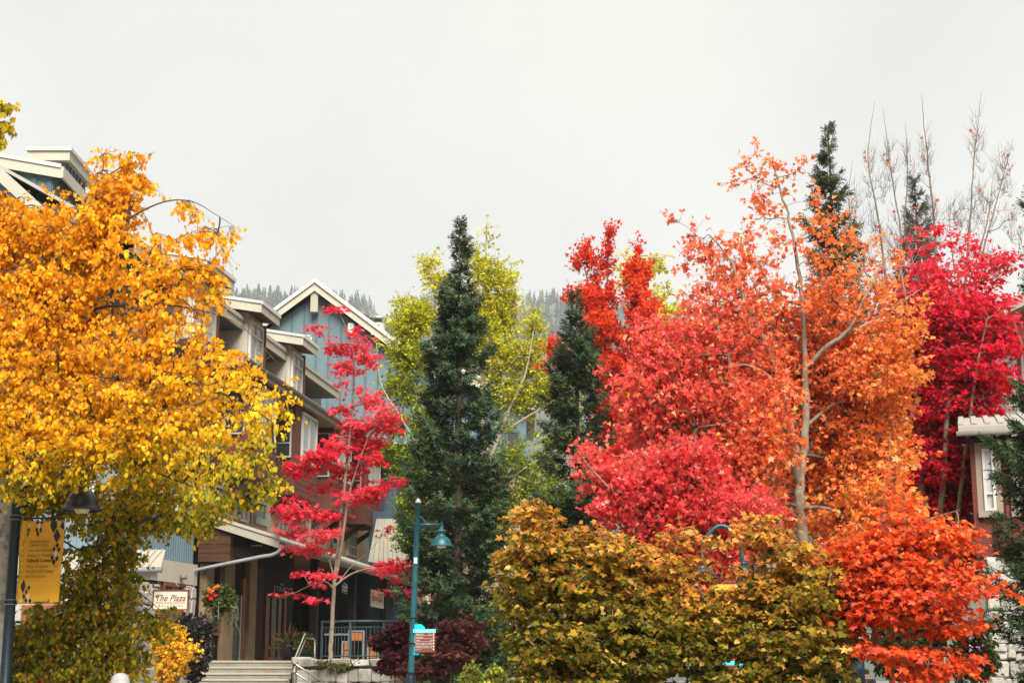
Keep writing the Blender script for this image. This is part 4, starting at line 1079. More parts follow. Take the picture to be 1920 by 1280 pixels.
# railing on the terrace edge
rl = thing('railing', (-4.4, 45.4, TZ), 'dark green metal railing with thin bars along the terrace edge', 'railing')
rp = [at(601, 1240, 46.3), at(672, 1240, 45.6), at(712, 1240, 45.7), at(760, 1240, 46.6), at(800, 1240, 48)]
rp = spline([np.array([p[0], p[1], TZ]) for p in rp], 40)
up = lambda h: rp + np.array([0, 0, h])
MB().tube(up(1.08), .035, 8).build('top_rail', M['rail_green'], rl, True)
MB().tube(up(.92), .014, 6).build('mid_rail', M['rail_green'], rl)
MB().tube(up(.12), .018, 6).build('bottom_rail', M['rail_green'], rl)
cum = np.concatenate([[0], np.cumsum(np.linalg.norm(np.diff(rp, axis=0), axis=1))])
bar = bpy.data.meshes.new('bar'); vb, qb = tube_vt(np.array([[0, 0, .12], [0, 0, .92]]), np.array([.009, .009]), 5)
bar.from_pydata([tuple(v) for v in vb], [], [tuple(int(i) for i in q) for q in qb]); bar.materials.append(M['rail_green'])
for s in np.arange(.06, cum[-1], .115):
    p = np.array([np.interp(s, cum, rp[:, i]) for i in range(3)]); link('bar', bar, rl, p)
for s in (0.02, 1.05, 2.1, 3.2, 4.2):
    p = np.array([np.interp(s, cum, rp[:, i]) for i in range(3)]); MB().tube([p, p + [0, 0, 1.06]], .035, 6).build('post', M['rail_green'], rl)

# handrails by the stairs
def handrail(name, label, x, segs):
    h = thing(name, (x, 46, 0), label, 'handrail')
    for nm, pts in segs: MB().tube(pts, .028, 8).build(nm, M['steel'], h, True)
hr = lambda px, py, Y: at(px, py, Y)
handrail('handrail', 'bent steel handrail at the top of the concrete steps', -6.2,
         [('rail', [hr(572, 1187, 46.9), hr(551, 1238, 44.9), hr(551, 1248, 44.9)]), ('rail', [hr(573, 1196, 47), hr(588, 1197, 47.4), hr(590, 1201, 47.4), hr(590, 1236, 47.4)]), ('rail', [hr(572, 1200, 46.9), hr(556, 1238, 44.9)]), ('post', [hr(550.5, 1244, 44.8), np.array([hr(550.5, 1244, 44.8)[0], 44.8, 0.7])])])
handrail('handrail', 'sloping steel handrail in front of the stone wall below the terrace', -5.4,
         [('rail', [hr(556, 1246, 43.2), hr(640, 1300, 41.5)]), ('rail', [hr(556, 1262, 43.2), hr(640, 1320, 41.5)]), ('post', [hr(556, 1246, 43.2), np.array([hr(556, 1246, 43.2)[0], 43.2, 0.3])])])

# a table set with white frames and orange menu boards behind the railing
def menu_frame(px0, px1, py0, py1, Y, label, rows):
    f = FRONT(Y); x0, zt = f.hit(px0, py0); x1, _ = f.hit(px1, py0); _, zb = f.hit(px0, py1)
    t = thing('display_stand', f.P((x0 + x1) / 2, 0, TZ), label, 'display stand', 'white framed stands behind the railing')
    for a in (x0, x1): box('leg', f, (a - .025, a + .025), (-.025, .025), (TZ, zt), M['white'], t)
    box('top_bar', f, (x0 + .025, x1 - .025), (-.025, .025), (zt - .05, zt), M['white'], t)
    box('foot_bar', f, (x0 + .025, x1 - .025), (-.025, .025), (TZ + .02, TZ + .07), M['white'], t)
    n = len(rows)
    for (r0, r1) in rows: box('orange_panel', f, (x0 + .05, x1 - .05), (-.015, .015), (zb + (zt - zb) * r0, zb + (zt - zb) * r1), M['orange_board'], t)
menu_frame(654, 682, 1181, 1237, 49.0, 'tall white framed stand with orange panel behind the railing, left of its post', [(.66, .92)])
menu_frame(642, 655, 1201, 1237, 48.6, 'low white framed stand with two orange panels beside the red maple trunk', [(.55, .95), (.1, .5)])
menu_frame(690, 709, 1201, 1240, 48.8, 'low white framed stand with orange panel farther along the railing', [(.6, .95), (.2, .55)])
box_t = thing('counter', (-5.0, 49.5, TZ), 'long pale counter top on the terrace behind the red maple trunk', 'counter')
fc = FRONT(49.6); cx0, cz_ = fc.hit(609, 1187); cx1, _ = fc.hit(654, 1187)
box('counter_top', fc, (cx0, cx1), (-.4, .1), (cz_ - .05, cz_), M['white'], box_t)
for a in (cx0 + .1, cx1 - .1): box('leg', fc, (a - .03, a + .03), (-.2, -.14), (TZ, cz_ - .05), M['dark_wood'], box_t)
# ------------------------------------------------------------------ street lamps, banner, way sign
def bell(c, r, h, name, mat, parent, lens='lens'):
    """a bell shade hanging from c (its top)"""
    pr = [(r * .95, -h), (r, -h), (r * 1.0, -h * .965), (r * .9, -h * .92), (r * .84, -h * .86), (r * .8, -h * .76), (r * .73, -h * .66), (r * .62, -h * .56), (r * .47, -h * .48), (r * .34, -h * .44), (r * .31, -h * .42), (r * .3, -h * .2), (r * .37, -h * .19), (r * .36, -h * .14), (r * .27, -h * .1), (r * .15, -h * .02), (r * .12, h * .1), (0.0, h * .1)]
    s = MB().lathe(c, pr, 28).build(name, mat, parent, True)
    MB().lathe(c, [(0, -h * 1.08), (r * .3, -h * 1.06), (r * .42, -h * .95), (r * .4, -h * .8)], 18).build('lens', M[lens], s, True)
    MB().lathe(c, [(r * .99, -h * .985), (r * 1.03, -h * .97), (r * 1.0, -h * .94)], 28).build('rim', mat, s, True)
    return s

# teal lamp by the spruce
b0 = at(770, 1280, 27.0); t0 = at(784, 941, 27.0)
ln = (t0 - b0) / (t0[2] - b0[2])
def on_pole(z): return b0 + ln * (z - b0[2])
lamp = thing('street_lamp', on_pole(0), 'teal street lamp post with bell shade on a short arm before the tall spruce', 'street lamp', 'street lamps')
MB().tube([on_pole(0), on_pole(1.7), on_pole(3.5), on_pole(t0[2])], [.052, .052, .048, .042], 14).build('pole', M['teal'], lamp, True)
MB().tube([on_pole(0), on_pole(1.5), on_pole(1.6), on_pole(1.66)], [.085, .08, .078, .055], 14).build('base_sleeve', M['dark_teal'], lamp, True)
for z in (2.09, 2.5): MB().tube([on_pole(z), on_pole(z + .05)], .06, 14).build('clamp', M['dark_teal'], lamp, True)
MB().tube([on_pole(t0[2] - .01), on_pole(t0[2] + .03), on_pole(t0[2] + .07)], [.05, .045, .005], 12).build('finial', M['galv'], lamp, True)
za = at(790, 983, 27)[2]; hx = at(829, 983, 27)
MB().tube([on_pole(za), np.array([hx[0], 27.0, za])], .02, 10).build('arm', M['teal'], lamp, True)
for sg in (1, -1):
    c = on_pole(za); pts = [c + np.array([.03 + .16 * q, 0, sg * (.03 + .11 * (1 - q) ** 1.6 + .02 * math.sin(q * 6))]) for q in np.linspace(0, 1, 12)]
    MB().tube(pts, .008, 6).build('scroll', M['teal'], lamp, True)
MB().tube([np.array([hx[0], 27, za - .1]), np.array([hx[0], 27, za + .07])], .022, 10).build('stub', M['teal'], lamp, True)
bell(np.array([hx[0] - .01, 27, za - .06]), .205, .31, 'shade', M['teal'], lamp)
box('tag', FRONT(26.94), (on_pole(3.46)[0] - .025, on_pole(3.46)[0] + .03), (-.01, .01), (3.44, 3.54), M['sign_white'], lamp)

fw = FRONT(26.93)
(wx0, wz1), (wx1, _), (_, wz0) = fw.hit(777, 1178), fw.hit(816, 1178), fw.hit(777, 1222)
ws = thing('direction_sign', fw.P(wx0, 0, wz0), 'small brown and cyan direction sign fixed to the teal lamp post', 'sign')
hd = (wz1 - wz0)
board('back_plate', [fw.P(wx0 - .05, -.03, wz0 - .04), fw.P(wx0 + .08, -.03, wz0 - .04), fw.P(wx0 + .08, -.03, wz1 - .02), fw.P(wx0 + .17, -.03, wz1 - .02), fw.P(wx0 + .17, -.03, wz1 + .03), fw.P(wx0 + .11, -.03, wz1 + .075), fw.P(wx0 - .03, -.03, wz1 + .075)], (0, .02, 0), M['cyan'], ws)
box('panel', fw, (wx0 + .01, wx1), (-.028, 0), (wz0, wz1 - .065), M['sign_brown'], ws)
box('header', fw, (wx0 - .02, wx1 + .006), (-.028, .004), (wz1 - .063, wz1 - .005), M['cyan_pale'], ws)
text('VILLAGE NORTH', fw, wx1 - .01, .007, wz1 - .052, .046, M['sign_white'], ws, 'RIGHT', sx=.86, ext=.001)
for i, (s, b) in enumerate((('Village Stroll', '450 m'), ('Town Plaza', ''), ('Library', '200'), ('Maury Young Arts Ctr', '300'), ('Audain Art Museum', '350'), ('Lots 1-3', '')) ):
    zz = wz1 - .098 - i * .05
    text(s, fw, wx0 + .02, .003, zz, .034, M['sign_white'], ws, ext=.001, sx=.78)
    if b: text(b, fw, wx1 - .05, .003, zz, .03, M['sign_white'], ws, 'RIGHT', ext=.001, sx=.8)
    board('arrow', [fw.P(wx1 - .04, .002, zz + .012), fw.P(wx1 - .025, .002, zz + .026), fw.P(wx1 - .01, .002, zz + .012), fw.P(wx1 - .025, .002, zz)], (0, -.002, 0), M['sign_white'], ws)
    if i < 5: box('rule', fw, (wx0 + .02, wx1 - .015), (0, .003), (zz - .013, zz - .009), M['sign_white'], ws)

# dark lamp with the banner, by the birch
LY = 18.0
p0 = at(10, 1280, LY); p1 = at(33, 905, LY)
lx0 = p0[0]
bl = thing('street_lamp', (lx0, LY, 0), 'dark blue street lamp with black bell shade half hidden in the yellow birch', 'street lamp', 'street lamps')
ztop = at(36, 850, LY)[2]
MB().tube([(lx0, LY, 0), (lx0, LY, 2.4), (lx0, LY, ztop)], [.068, .058, .052], 14).build('pole', M['dark_teal'], bl, True)
MB().tube([(lx0, LY, 0), (lx0, LY, .6), (lx0, LY, .7)], [.1, .09, .062], 14).build('base_sleeve', M['dark_teal'], bl, True)
sx_c = at(157, 880, LY)[0]
gn = [(lx0, LY, ztop - .03), (lx0 + .03, LY, ztop + .1), (lx0 + .25, LY, ztop + .2), (sx_c - .1, LY, ztop + .16), (sx_c, LY, ztop + .02), (sx_c, LY, at(157, 890, LY)[2])]
MB().tube(spline(gn, 24), .024, 10).build('arm', M['dark_teal'], bl, True)
st_ = at(157, 888, LY)
bell(np.array([st_[0], LY, st_[2]]), .225, st_[2] - at(157, 957, LY)[2], 'shade', M['black_metal'], bl)
fbn = FRONT(LY - .02)
(bx0_, bz1_), (bx1_, _), (_, bz0_) = fbn.hit(46, 976), fbn.hit(122, 976), fbn.hit(46, 1131)
for z in (bz1_ + .01, bz0_ - .012):
    MB().tube([(lx0, LY, z), (lx0, LY, z + .055)], .07, 14).build('clamp', M['dark_teal'], bl, True)
    for q in (.0, .05): MB().tube([(lx0, LY, z + q), (lx0, LY, z + q + .006)], .074, 14).build('clamp_band', M['steel'], bl)
    MB().tube([(lx0, LY - .02, z + .02), (bx1_ - .01, LY - .02, z + .02)], .01, 8).build('banner_rod', M['dark_teal'], bl)
bn = thing('banner', fbn.P(bx0_, 0, bz0_), 'yellow cloth banner with black and white diamonds on the dark lamp post', 'banner')
W_, H_ = bx1_ - bx0_, bz1_ - bz0_
nx_, nz_ = 26, 34
gv = []; gf = []
def bwave(a, c): return .016 * math.sin(a * 9 + c * 2) * (0.3 + c * (1 - c) * 2) + .012 * math.sin(c * 11 + a * 3) + (.035 * math.exp(-((a - .09) / .05) ** 2))
for j in range(nz_ + 1):
    for i in range(nx_ + 1):
        a, c = i / nx_, j / nz_
        gv.append(fbn.P(bx0_ - .035 + (W_ + .035) * a - .012 * (1 - c) * a * 2, bwave(a, c), bz0_ + H_ * c - .012 * a * (1 - c)))
for j in range(nz_):
    for i in range(nx_): gf.append((j * (nx_ + 1) + i, j * (nx_ + 1) + i + 1, (j + 1) * (nx_ + 1) + i + 1, (j + 1) * (nx_ + 1) + i))
cl = mk('cloth', gv, gf, M['banner'], bn, True)
sd_ = cl.modifiers.new('thickness', 'SOLIDIFY'); sd_.thickness = .004; sd_.offset = -1
def bpt(px, py, lift=.006):
    a = (px - 103) / (740 - 103); c = 1 - (py - 105) / (1215 - 105)
    return fbn.P(bx0_ + W_ * a - .012 * (1 - c) * a * 2, bwave((W_ * a + .035) / (W_ + .035), c) + lift, bz0_ + H_ * c - .012 * a * (1 - c))
def diamond(cx, cy, w, h, mat, name, clip=None):
    pts = [(cx, cy - h), (cx + w, cy), (cx, cy + h), (cx - w, cy)]
    if clip == 'top': pts = [(cx - w * .75, 108), (cx + w * .75, 108), (cx + w, cy), (cx, cy + h), (cx - w, cy)] if cy > 108 else [(cx - w * .7, 108), (cx + w * .7, 108), (cx, cy + h)]
    if clip == 'right': pts = [(cx, cy - h), (738, cy - h * .3), (738, cy + h * .5), (cx + w * .6, cy + h * .4), (cx - w, cy)]
    mk(name, [bpt(*p) for p in pts], [tuple(range(len(pts)))], mat, bn)
BK, WH = M['letter_black'], M['sign_white']
for d in ((572, 180, 55, 92, BK, 'top'), (655, 118, 20, 22, WH, None), (712, 190, 42, 85, BK, 'right'), (630, 305, 55, 95, BK, None), (648, 430, 25, 42, BK, None), (605, 480, 25, 42, BK, None), (680, 488, 24, 42, BK, None), (637, 543, 29, 50, WH, None), (592, 598, 25, 42, BK, None), (667, 606, 25, 42, BK, None), (624, 660, 27, 42, BK, None),
          (308, 122, 24, 34, BK, 'top'), (376, 122, 24, 34, BK, 'top'), (338, 168, 25, 46, WH, None), (296, 228, 22, 40, BK, None), (363, 228, 22, 40, BK, None), (320, 280, 24, 42, BK, None),
          (182, 175, 14, 36, WH, None), (165, 225, 10, 40, BK, None), (188, 225, 10, 40, BK, None), (172, 285, 12, 42, BK, None),
          (160, 985, 34, 98, BK, None), (246, 1002, 23, 40, BK, None), (212, 1055, 23, 42, BK, None), (180, 1118, 23, 42, BK, None), (245, 1122, 25, 42, WH, None), (212, 1170, 25, 40, BK, None), (280, 1175, 25, 38, BK, None), (135, 1182, 26, 24, WH, None),
          (578, 1158, 10, 13, BK, None), (567, 1182, 9, 13, BK, None), (589, 1182, 9, 13, BK, None)):
    diamond(*d[:4], d[4], 'diamond', d[5])
def btext(s, px, py, size, mat, bold=0.0, sx=.82):
    cu = bpy.data.curves.new('lettering', 'FONT'); cu.body = s; cu.size = size; cu.extrude = .0015; cu.offset = bold; cu.resolution_u = 3
    o = link('lettering', font_mesh(cu, mat), bn)
    p = bpt(px, py, .022) - origin_of(bn); o.location = p; o.rotation_euler = (R(90), R(-1.2), 0); o.scale = (sx, 1, 1)
kz_ = H_ / 1110
for s, x, y in (('Squamish Lil\'wat', 218, 400), ('Cultural Centre', 212, 450), ('Lost Lake PassivHaus', 205, 522), ('Audain Art Museum', 198, 590), ('Maury Young Arts Centre', 184, 736), ('Whistler Public Library', 176, 804), ('Whistler Museum', 170, 872)):
    btext(s, x, y, 50 * kz_, M['letter_faded'], 0, .8)
btext('Cultural Connector', 190, 662, 60 * kz_, BK, .0012, .82)
btext('Cultural Connector', 348, 1194, 30 * kz_, BK, 0, .86)
for i, (s, y) in enumerate((('llap', 400), ('lub', 450), ('stor', 522), ('ent', 590), ('tior', 662), ('dra', 736), ('orp', 804), ('ren', 872))): btext(s, 122 - i * 4, y, 44 * kz_, M['letter_faded'], 0, .55)

# third lamp, inside the vine maples
TY = 22.0
tl = thing('street_lamp', (at(1397, 1150, TY)[0], TY, 0), 'teal gooseneck street lamp almost hidden among the olive maple leaves', 'street lamp', 'street lamps')
x_ = at(1397, 1150, TY)[0]; zt_ = at(1397, 1056, TY)[2]
MB().tube([(x_, TY, 0), (x_, TY, 2.2), (x_, TY, zt_)], [.06, .055, .05], 12).build('pole', M['teal'], tl, True)
MB().tube([(x_, TY, zt_ - .12), (x_, TY, zt_ - .02), (x_, TY, zt_)], [.07, .07, .085], 12).build('collar', M['teal'], tl, True)
g0 = at(1391, 1040, TY); g1 = at(1388, 1015, TY); g2 = at(1378, 999, TY); g3 = at(1350, 985, TY); g4 = at(1322, 1010, TY); g5 = at(1316, 1048, TY)
MB().tube(spline([np.array([x_, TY, zt_]), g0, g1, g2, g3, g4, g5], 26), .028, 10).build('arm', M['teal'], tl, True)
bell(g5, .22, .26, 'shade', M['black_metal'], tl)
f22 = FRONT(TY - .02)
(ax0, az1), (ax1, _), (_, az0) = f22.hit(1330, 1095), f22.hit(1388, 1095), f22.hit(1330, 1185)
b3 = thing('banner', f22.P(ax0, 0, az0), 'pale yellow banner glimpsed between the olive maple leaves', 'banner')
MB().prism([f22.P(ax0, 0, az0), f22.P(ax1, 0, az0), f22.P(ax1, 0, az1), f22.P(ax0, 0, az1)], (0, .006, 0)).build('cloth', M['banner'], b3)
for px, py, c in ((1334, 1142, WH), (1338, 1150, BK), (1332, 1152, BK), (1336, 1160, BK), (1372, 1103, WH)):
    q = [f22.hit(px + a, py + b) for a, b in ((0, -6), (3.4, 0), (0, 6), (-3.4, 0))]; mk('diamond', [f22.P(a, .003, b) for a, b in q], [(0, 1, 2, 3)], c, b3)
for z in (az0, az1): MB().tube([(x_, TY, z), f22.P(ax0, -.01, z)], .01, 6).build('banner_rod', M['teal'], tl)
w3 = thing('direction_sign', f22.P(ax0, 0, 1.2), 'cyan and brown direction sign under the olive maple branches', 'sign')
(cx0_, cz1_), (cx1_, _), (_, cz0_) = f22.hit(1346, 1238), f22.hit(1394, 1238), f22.hit(1346, 1285)
box('panel', f22, (cx0_, cx1_ - .06), (-.03, 0), (cz0_, cz1_ - .06), M['sign_brown'], w3)
box('header', f22, (cx0_, cx1_), (-.03, .004), (cz1_ - .058, cz1_), M['cyan_pale'], w3)
box('back_plate', f22, (cx1_ - .058, cx1_ + .01), (-.034, -.002), (cz0_ - .05, cz1_ + .06), M['cyan'], w3)

# teal sign post among the people
f33 = FRONT(33.0); ex, ezt = f33.hit(1611, 1233)
po = thing('sign_post', (ex, 33, 0), 'square dark teal post with pale top panel beneath the orange maple', 'post')
box('post', f33, (ex - .075, ex + .06), (-.07, .07), (0, ezt - .2), M['dark_teal'], po)
box('top_panel', f33, (ex - .07, ex + .05), (-.06, .06), (ezt - .2, ezt), M['teal'], po)
box('side_rail', f33, (ex + .06, ex + .09), (-.06, .06), (0, ezt), M['black'], po)

# ------------------------------------------------------------------ people
def person(label, x, y, h, shirt, pants, facing, hair='hair', hat=None, walk=0.0, arm=0.0):
    root = thing('person', (x, y, 0), label, 'person')
    s = h / 1.75
    J = {'pel': (0, 0, .95), 'bel': (0, .01, 1.08), 'che': (0, .0, 1.3), 'nek': (0, .01, 1.47), 'hd0': (0, -.015, 1.56), 'hd1': (0, -.02, 1.66), 'hd2': (0, -.01, 1.71)}
    for sg, n in ((1, 'l'), (-1, 'r')):
        w = walk * sg
        J.update({'sh' + n: (sg * .17, 0, 1.41), 'el' + n: (sg * (.23 + arm * .08), .03 - w * .15, 1.14 + arm * .05), 'wr' + n: (sg * (.23), -.06 - w * .3 - arm * .15, .92 + arm * .22), 'ha' + n: (sg * .225, -.09 - w * .33 - arm * .2, .84 + arm * .24),
                  'hp' + n: (sg * .09, 0, .9), 'kn' + n: (sg * .1, -.03 + w * .2, .5), 'an' + n: (sg * .1, .02 + w * .42, .09), 'to' + n: (sg * .11, -.13 + w * .42, .03),
                  'f1' + n: (sg * .215, -.12 - w * .34 - arm * .22, .77 + arm * .24), 'f2' + n: (sg * .235, -.11 - w * .34 - arm * .22, .765 + arm * .24), 'th' + n: (sg * .19, -.13 - w * .33 - arm * .2, .82 + arm * .24)})
    rad = {'pel': (.155, .115), 'bel': (.14, .105), 'che': (.165, .12), 'nek': (.058, .062), 'hd0': (.075, .09), 'hd1': (.078, .098), 'hd2': (.06, .075), 'sh': (.07, .07), 'el': (.046, .046), 'wr': (.03, .033), 'ha': (.035, .022), 'hp': (.092, .1), 'kn': (.06, .064), 'an': (.04, .045), 'to': (.042, .03), 'f1': (.012, .012), 'f2': (.012, .012), 'th': (.012, .012)}
    E = [('pel', 'bel'), ('bel', 'che'), ('che', 'nek'), ('nek', 'hd0'), ('hd0', 'hd1'), ('hd1', 'hd2')]
    for n in 'lr': E += [('che', 'sh' + n), ('sh' + n, 'el' + n), ('el' + n, 'wr' + n), ('wr' + n, 'ha' + n), ('ha' + n, 'f1' + n), ('ha' + n, 'f2' + n), ('ha' + n, 'th' + n), ('pel', 'hp' + n), ('hp' + n, 'kn' + n), ('kn' + n, 'an' + n), ('an' + n, 'to' + n)]
    ks = list(J); ix = {k: i for i, k in enumerate(ks)}
    c, sn_ = math.cos(facing), math.sin(facing)
    P = [(J[k][0] * s * c - J[k][1] * s * sn_, J[k][0] * s * sn_ + J[k][1] * s * c, J[k][2] * s) for k in ks]
    me = bpy.data.meshes.new('skeleton'); me.from_pydata(P, [(ix[a], ix[b]) for a, b in E], [])
    o = bpy.data.objects.new('skeleton', me); COL.objects.link(o)
    o.modifiers.new('skin', 'SKIN'); sv = me.skin_vertices[0].data
    for k in ks:
        r = rad.get(k) or rad[k[:2]]; sv[ix[k]].radius = (r[0] * s, r[1] * s); sv[ix[k]].use_root = (k == 'pel')
    o.modifiers.new('sub', 'SUBSURF').levels = 2
    dg = bpy.context.evaluated_depsgraph_get(); ev = bpy.data.meshes.new_from_object(o.evaluated_get(dg)); ev.name = 'body'
    bpy.data.objects.remove(o)
    ev.materials.clear()
    for m_ in ('skin', shirt, pants, hair): ev.materials.append(M[m_])
    for p in ev.polygons:
        z = p.center[2] / s; fr_ = (p.center[0] * sn_ - p.center[1] * c) / s      # towards the face
        p.material_index = 0
        if z < .98: p.material_index = 2 if math.hypot(p.center[0], p.center[1]) < .2 * s or z < .7 else (1 if z > .93 else 0)
        elif z < 1.46: p.material_index = 1
        elif z > 1.56 and (fr_ < .02 or z > 1.69): p.material_index = 3
        p.use_smooth = True
    link('body', ev, root)
    hd = MB()
    f_ = np.array([sn_, -c, 0]); sdv = np.array([c, sn_, 0]); hc = np.array([x, y, 1.63 * s])
    for sg in (-1, 1): hd.lathe(hc + f_ * .088 * s + sdv * sg * .032 * s, [(0, -.008), (.009, 0), (0, .008)], 8)
    hd.lathe(hc + f_ * .085 * s + np.array([0, 0, -.065 * s]), [(0, -.006), (.02, 0), (0, .006)], 8)
    hd.build('face', M['hair'], root)
    MB().prism([hc + f_ * .08 * s + sdv * .012, hc + f_ * .115 * s + np.array([0, 0, -.03]), hc + f_ * .08 * s - sdv * .012], (0, 0, -.035)).build('nose', M['skin'], root)
    if hat:
        k = MB().lathe(np.array([x, y, 1.63 * s]), [(.112 * s, .0), (.122 * s, .02), (.122 * s, .05), (.115 * s, .055), (.112 * s, .1), (.09 * s, .15), (.05 * s, .175), (0, .182)], 20)
        k.build('knit_hat', M[hat], root, True)
    return root
gp = lambda px, Y: at(px, 1260, Y)[0]
person('person in a dark shirt walking beside the teal post under the orange maple', gp(1625, 44), 44, 1.84, 'cloth_navy', 'cloth_dark', math.pi, walk=.6)
person('person in black bending an arm, leftmost of the walkers under the orange maple', gp(1588, 38), 38, 1.63, 'cloth_dark', 'cloth_dark', math.pi * .8, walk=.5, arm=.8)
person('person in a white top among the walkers under the orange maple', gp(1597, 50), 50, 1.78, 'cloth_white', 'cloth_dark', math.pi, walk=.3)
person('person in a bright red jacket among the walkers under the orange maple', gp(1630, 36), 36, 1.56, 'cloth_red', 'cloth_red', math.pi * 1.1, walk=.4)
person('person in a pale top glimpsed behind the olive maple branches', gp(1378, 30), 30, 1.66, 'cloth_white', 'cloth_dark', math.pi * .5, walk=.4)
person('person wearing a white knitted hat below the birch at the bottom edge', gp(226, 17.4), 17.4, 1.56, 'cloth_white', 'cloth_dark', 0.3, hat='knit')

# ------------------------------------------------------------------ pots and hanging basket
def sprig(name, parent, c, n, r, size, cols, tp, seed, up=0.4, flat=1.0, mat='leaf', droop=0.0):
    rng = np.random.RandomState(seed)
    d = unit(rng.normal(size=(n, 3))); P = c + d * (rng.uniform(0.1, 1, n) ** .5)[:, None] * np.array(r)
    if droop: P[:, 2] -= droop * rng.uniform(0, 1, n) ** 2
    ax = unit(d + rng.normal(size=(n, 3)) * .6 + [0, 0, up]); nr = unit(rng.normal(size=(n, 3)) + [0, -.3, .5])
    V, T, mv = blades(P, ax, nr, size * rng.uniform(.6, 1.3, n), tp, rng)
    f = rng.uniform(0, 1, n); C = mixc([(i / (len(cols) - 1), q) for i, q in enumerate(cols)], f)
    o = mk_np(name, V, T, M[mat], parent, C=np.repeat(C, mv, axis=0)); o['kind'] = 'stuff'; return o
pc = np.array([at(542, 1236, 48.2)[0], 48.2, TZ])
pt = thing('plant_pot', pc, 'black pot with spiky grass and small flowers by the glazed door', 'plant pot')
MB().lathe(pc, [(0, 0), (.22, 0), (.3, .42), (.31, .45), (.27, .45), (.26, .4), (0, .4)], 20).build('pot', M['dial'], pt, True)
sprig('foliage', pt, pc + [0, 0, .5], 260, (.34, .3, .16), .11, [(.04, .07, .015), (.12, .16, .03), (.2, .22, .05)], TP_OVAL, 3)
rng = np.random.RandomState(4); n = 60
d = unit(rng.normal(size=(n, 3)) * [1, 1, .4] + [0, 0, .8]); V, T, mv = blades(np.repeat([pc + [0, 0, .45]], n, 0), d, unit(rng.normal(size=(n, 3))), rng.uniform(.4, .75, n), (TP_KITE[0] * [.09, 1, 1], TP_KITE[1]), rng)
mk_np('spikes', V, T, M['leaf'], pt, C=np.repeat(mixc([(0, (.16, .09, .04)), (1, (.3, .24, .1))], rng.uniform(0, 1, n)), mv, axis=0))['kind'] = 'stuff'
sprig('flowers', pt, pc + [0, -.1, .5], 26, (.34, .2, .12), .05, [(.55, .2, .4), (.7, .3, .05)], TP_STAR, 9)
p2 = np.array([at(572, 1236, 47.7)[0], 47.7, TZ])
pt2 = thing('plant_pot', p2, 'black pot of green leaves and orange flowers behind the bent handrail', 'plant pot')
MB().lathe(p2, [(0, 0), (.2, 0), (.27, .3), (.28, .33), (.24, .33), (.23, .28), (0, .28)], 20).build('pot', M['dial'], pt2, True)
sprig('foliage', pt2, p2 + [0, 0, .5], 300, (.3, .3, .3), .1, [(.03, .055, .012), (.1, .14, .03), (.17, .19, .04)], TP_OVAL, 5)
sprig('flowers', pt2, p2 + [0, -.15, .45], 18, (.24, .15, .2), .06, [(.75, .25, .05), (.8, .12, .05)], TP_STAR, 6)
hb = at(412, 1122, 46.6)
bk = thing('hanging_basket', hb - np.array([0, 0, .55]), 'hanging basket of trailing green leaves with orange-red flowers under the canopy', 'flower basket')
MB().lathe(hb + np.array([0, 0, -.2]), [(0, -.22), (.16, -.16), (.25, 0), (.26, .02), (.2, .02), (0, -.02)], 16).build('basket', M['dark_wood'], bk, True)
sprig('foliage', bk, hb, 900, (.48, .42, .42), .1, [(.025, .05, .012), (.07, .1, .02), (.14, .17, .03)], TP_OVAL, 11)
rng = np.random.RandomState(12); tv_ = []; tt_ = []; off_ = 0; lp = []
for i in range(16):
    a = rng.uniform(0, 6.28); l = rng.uniform(.5, 1.0); pts = [hb + np.array([math.cos(a) * (.2 + .35 * q + .1 * math.sin(q * 5 + i)), math.sin(a) * (.2 + .3 * q), -.05 + .15 * math.sin(q * 3.1) - l * q * q]) for q in np.linspace(0, 1, 9)]
    v_, q_ = tube_vt(np.array(pts), np.full(9, .006), 4); tv_.append(v_); tt_.append(quads_to_tris(q_) + off_); off_ += len(v_); lp += [p for p in pts[2:] for _ in range(4)]
mk_np('vines', np.vstack(tv_), np.vstack(tt_), M['grey_bark'], bk)['kind'] = 'stuff'
lp = np.array(lp) + rng.normal(size=(len(lp), 3)) * .03
V, T, mv = blades(lp, unit(rng.normal(size=lp.shape)), unit(rng.normal(size=lp.shape) + [0, -.4, .3]), rng.uniform(.04, .08, len(lp)), TP_OVAL, rng)
mk_np('trailing_leaves', V, T, M['leaf'], bk, C=np.repeat(mixc([(0, (.06, .09, .03)), (1, (.24, .27, .13))], rng.uniform(0, 1, len(lp))), mv, axis=0))['kind'] = 'stuff'
for px, py, c in ((393, 1104, 0), (407, 1100, 0), (399, 1114, 1), (391, 1119, 1), (402, 1102, 0), (395, 1107, 0)):
    q = at(px, py, 46.15); rngf = np.random.RandomState(px)
    V, T, mv = blades(q + rngf.normal(size=(7, 3)) * .02, unit(rngf.normal(size=(7, 3)) + [0, -.5, 0]), unit(rngf.normal(size=(7, 3)) * .4 + [0, -1, .3]), np.full(7, .09), TP_OVAL, rngf)
    mk_np('flower', V, T, M['leaf'], bk, C=np.tile([(.8, .22, .05), (.75, .04, .02)][c], (len(V), 1)))
MB().tube([hb + [0, 0, -.1], hb + [0, 0, .75]], .008, 5).build('hanger', M['black'], bk)
# ------------------------------------------------------------------ trees
def jit(C, rng, v=0.12, h=0.0):
    n = len(C); k = np.exp(rng.normal(size=(n, 1)) * v); C = C * k
    if h: C = C * (1 + rng.normal(size=(n, 3)) * h)
    return C
BARK = lambda a, b: (M[a], M[b])

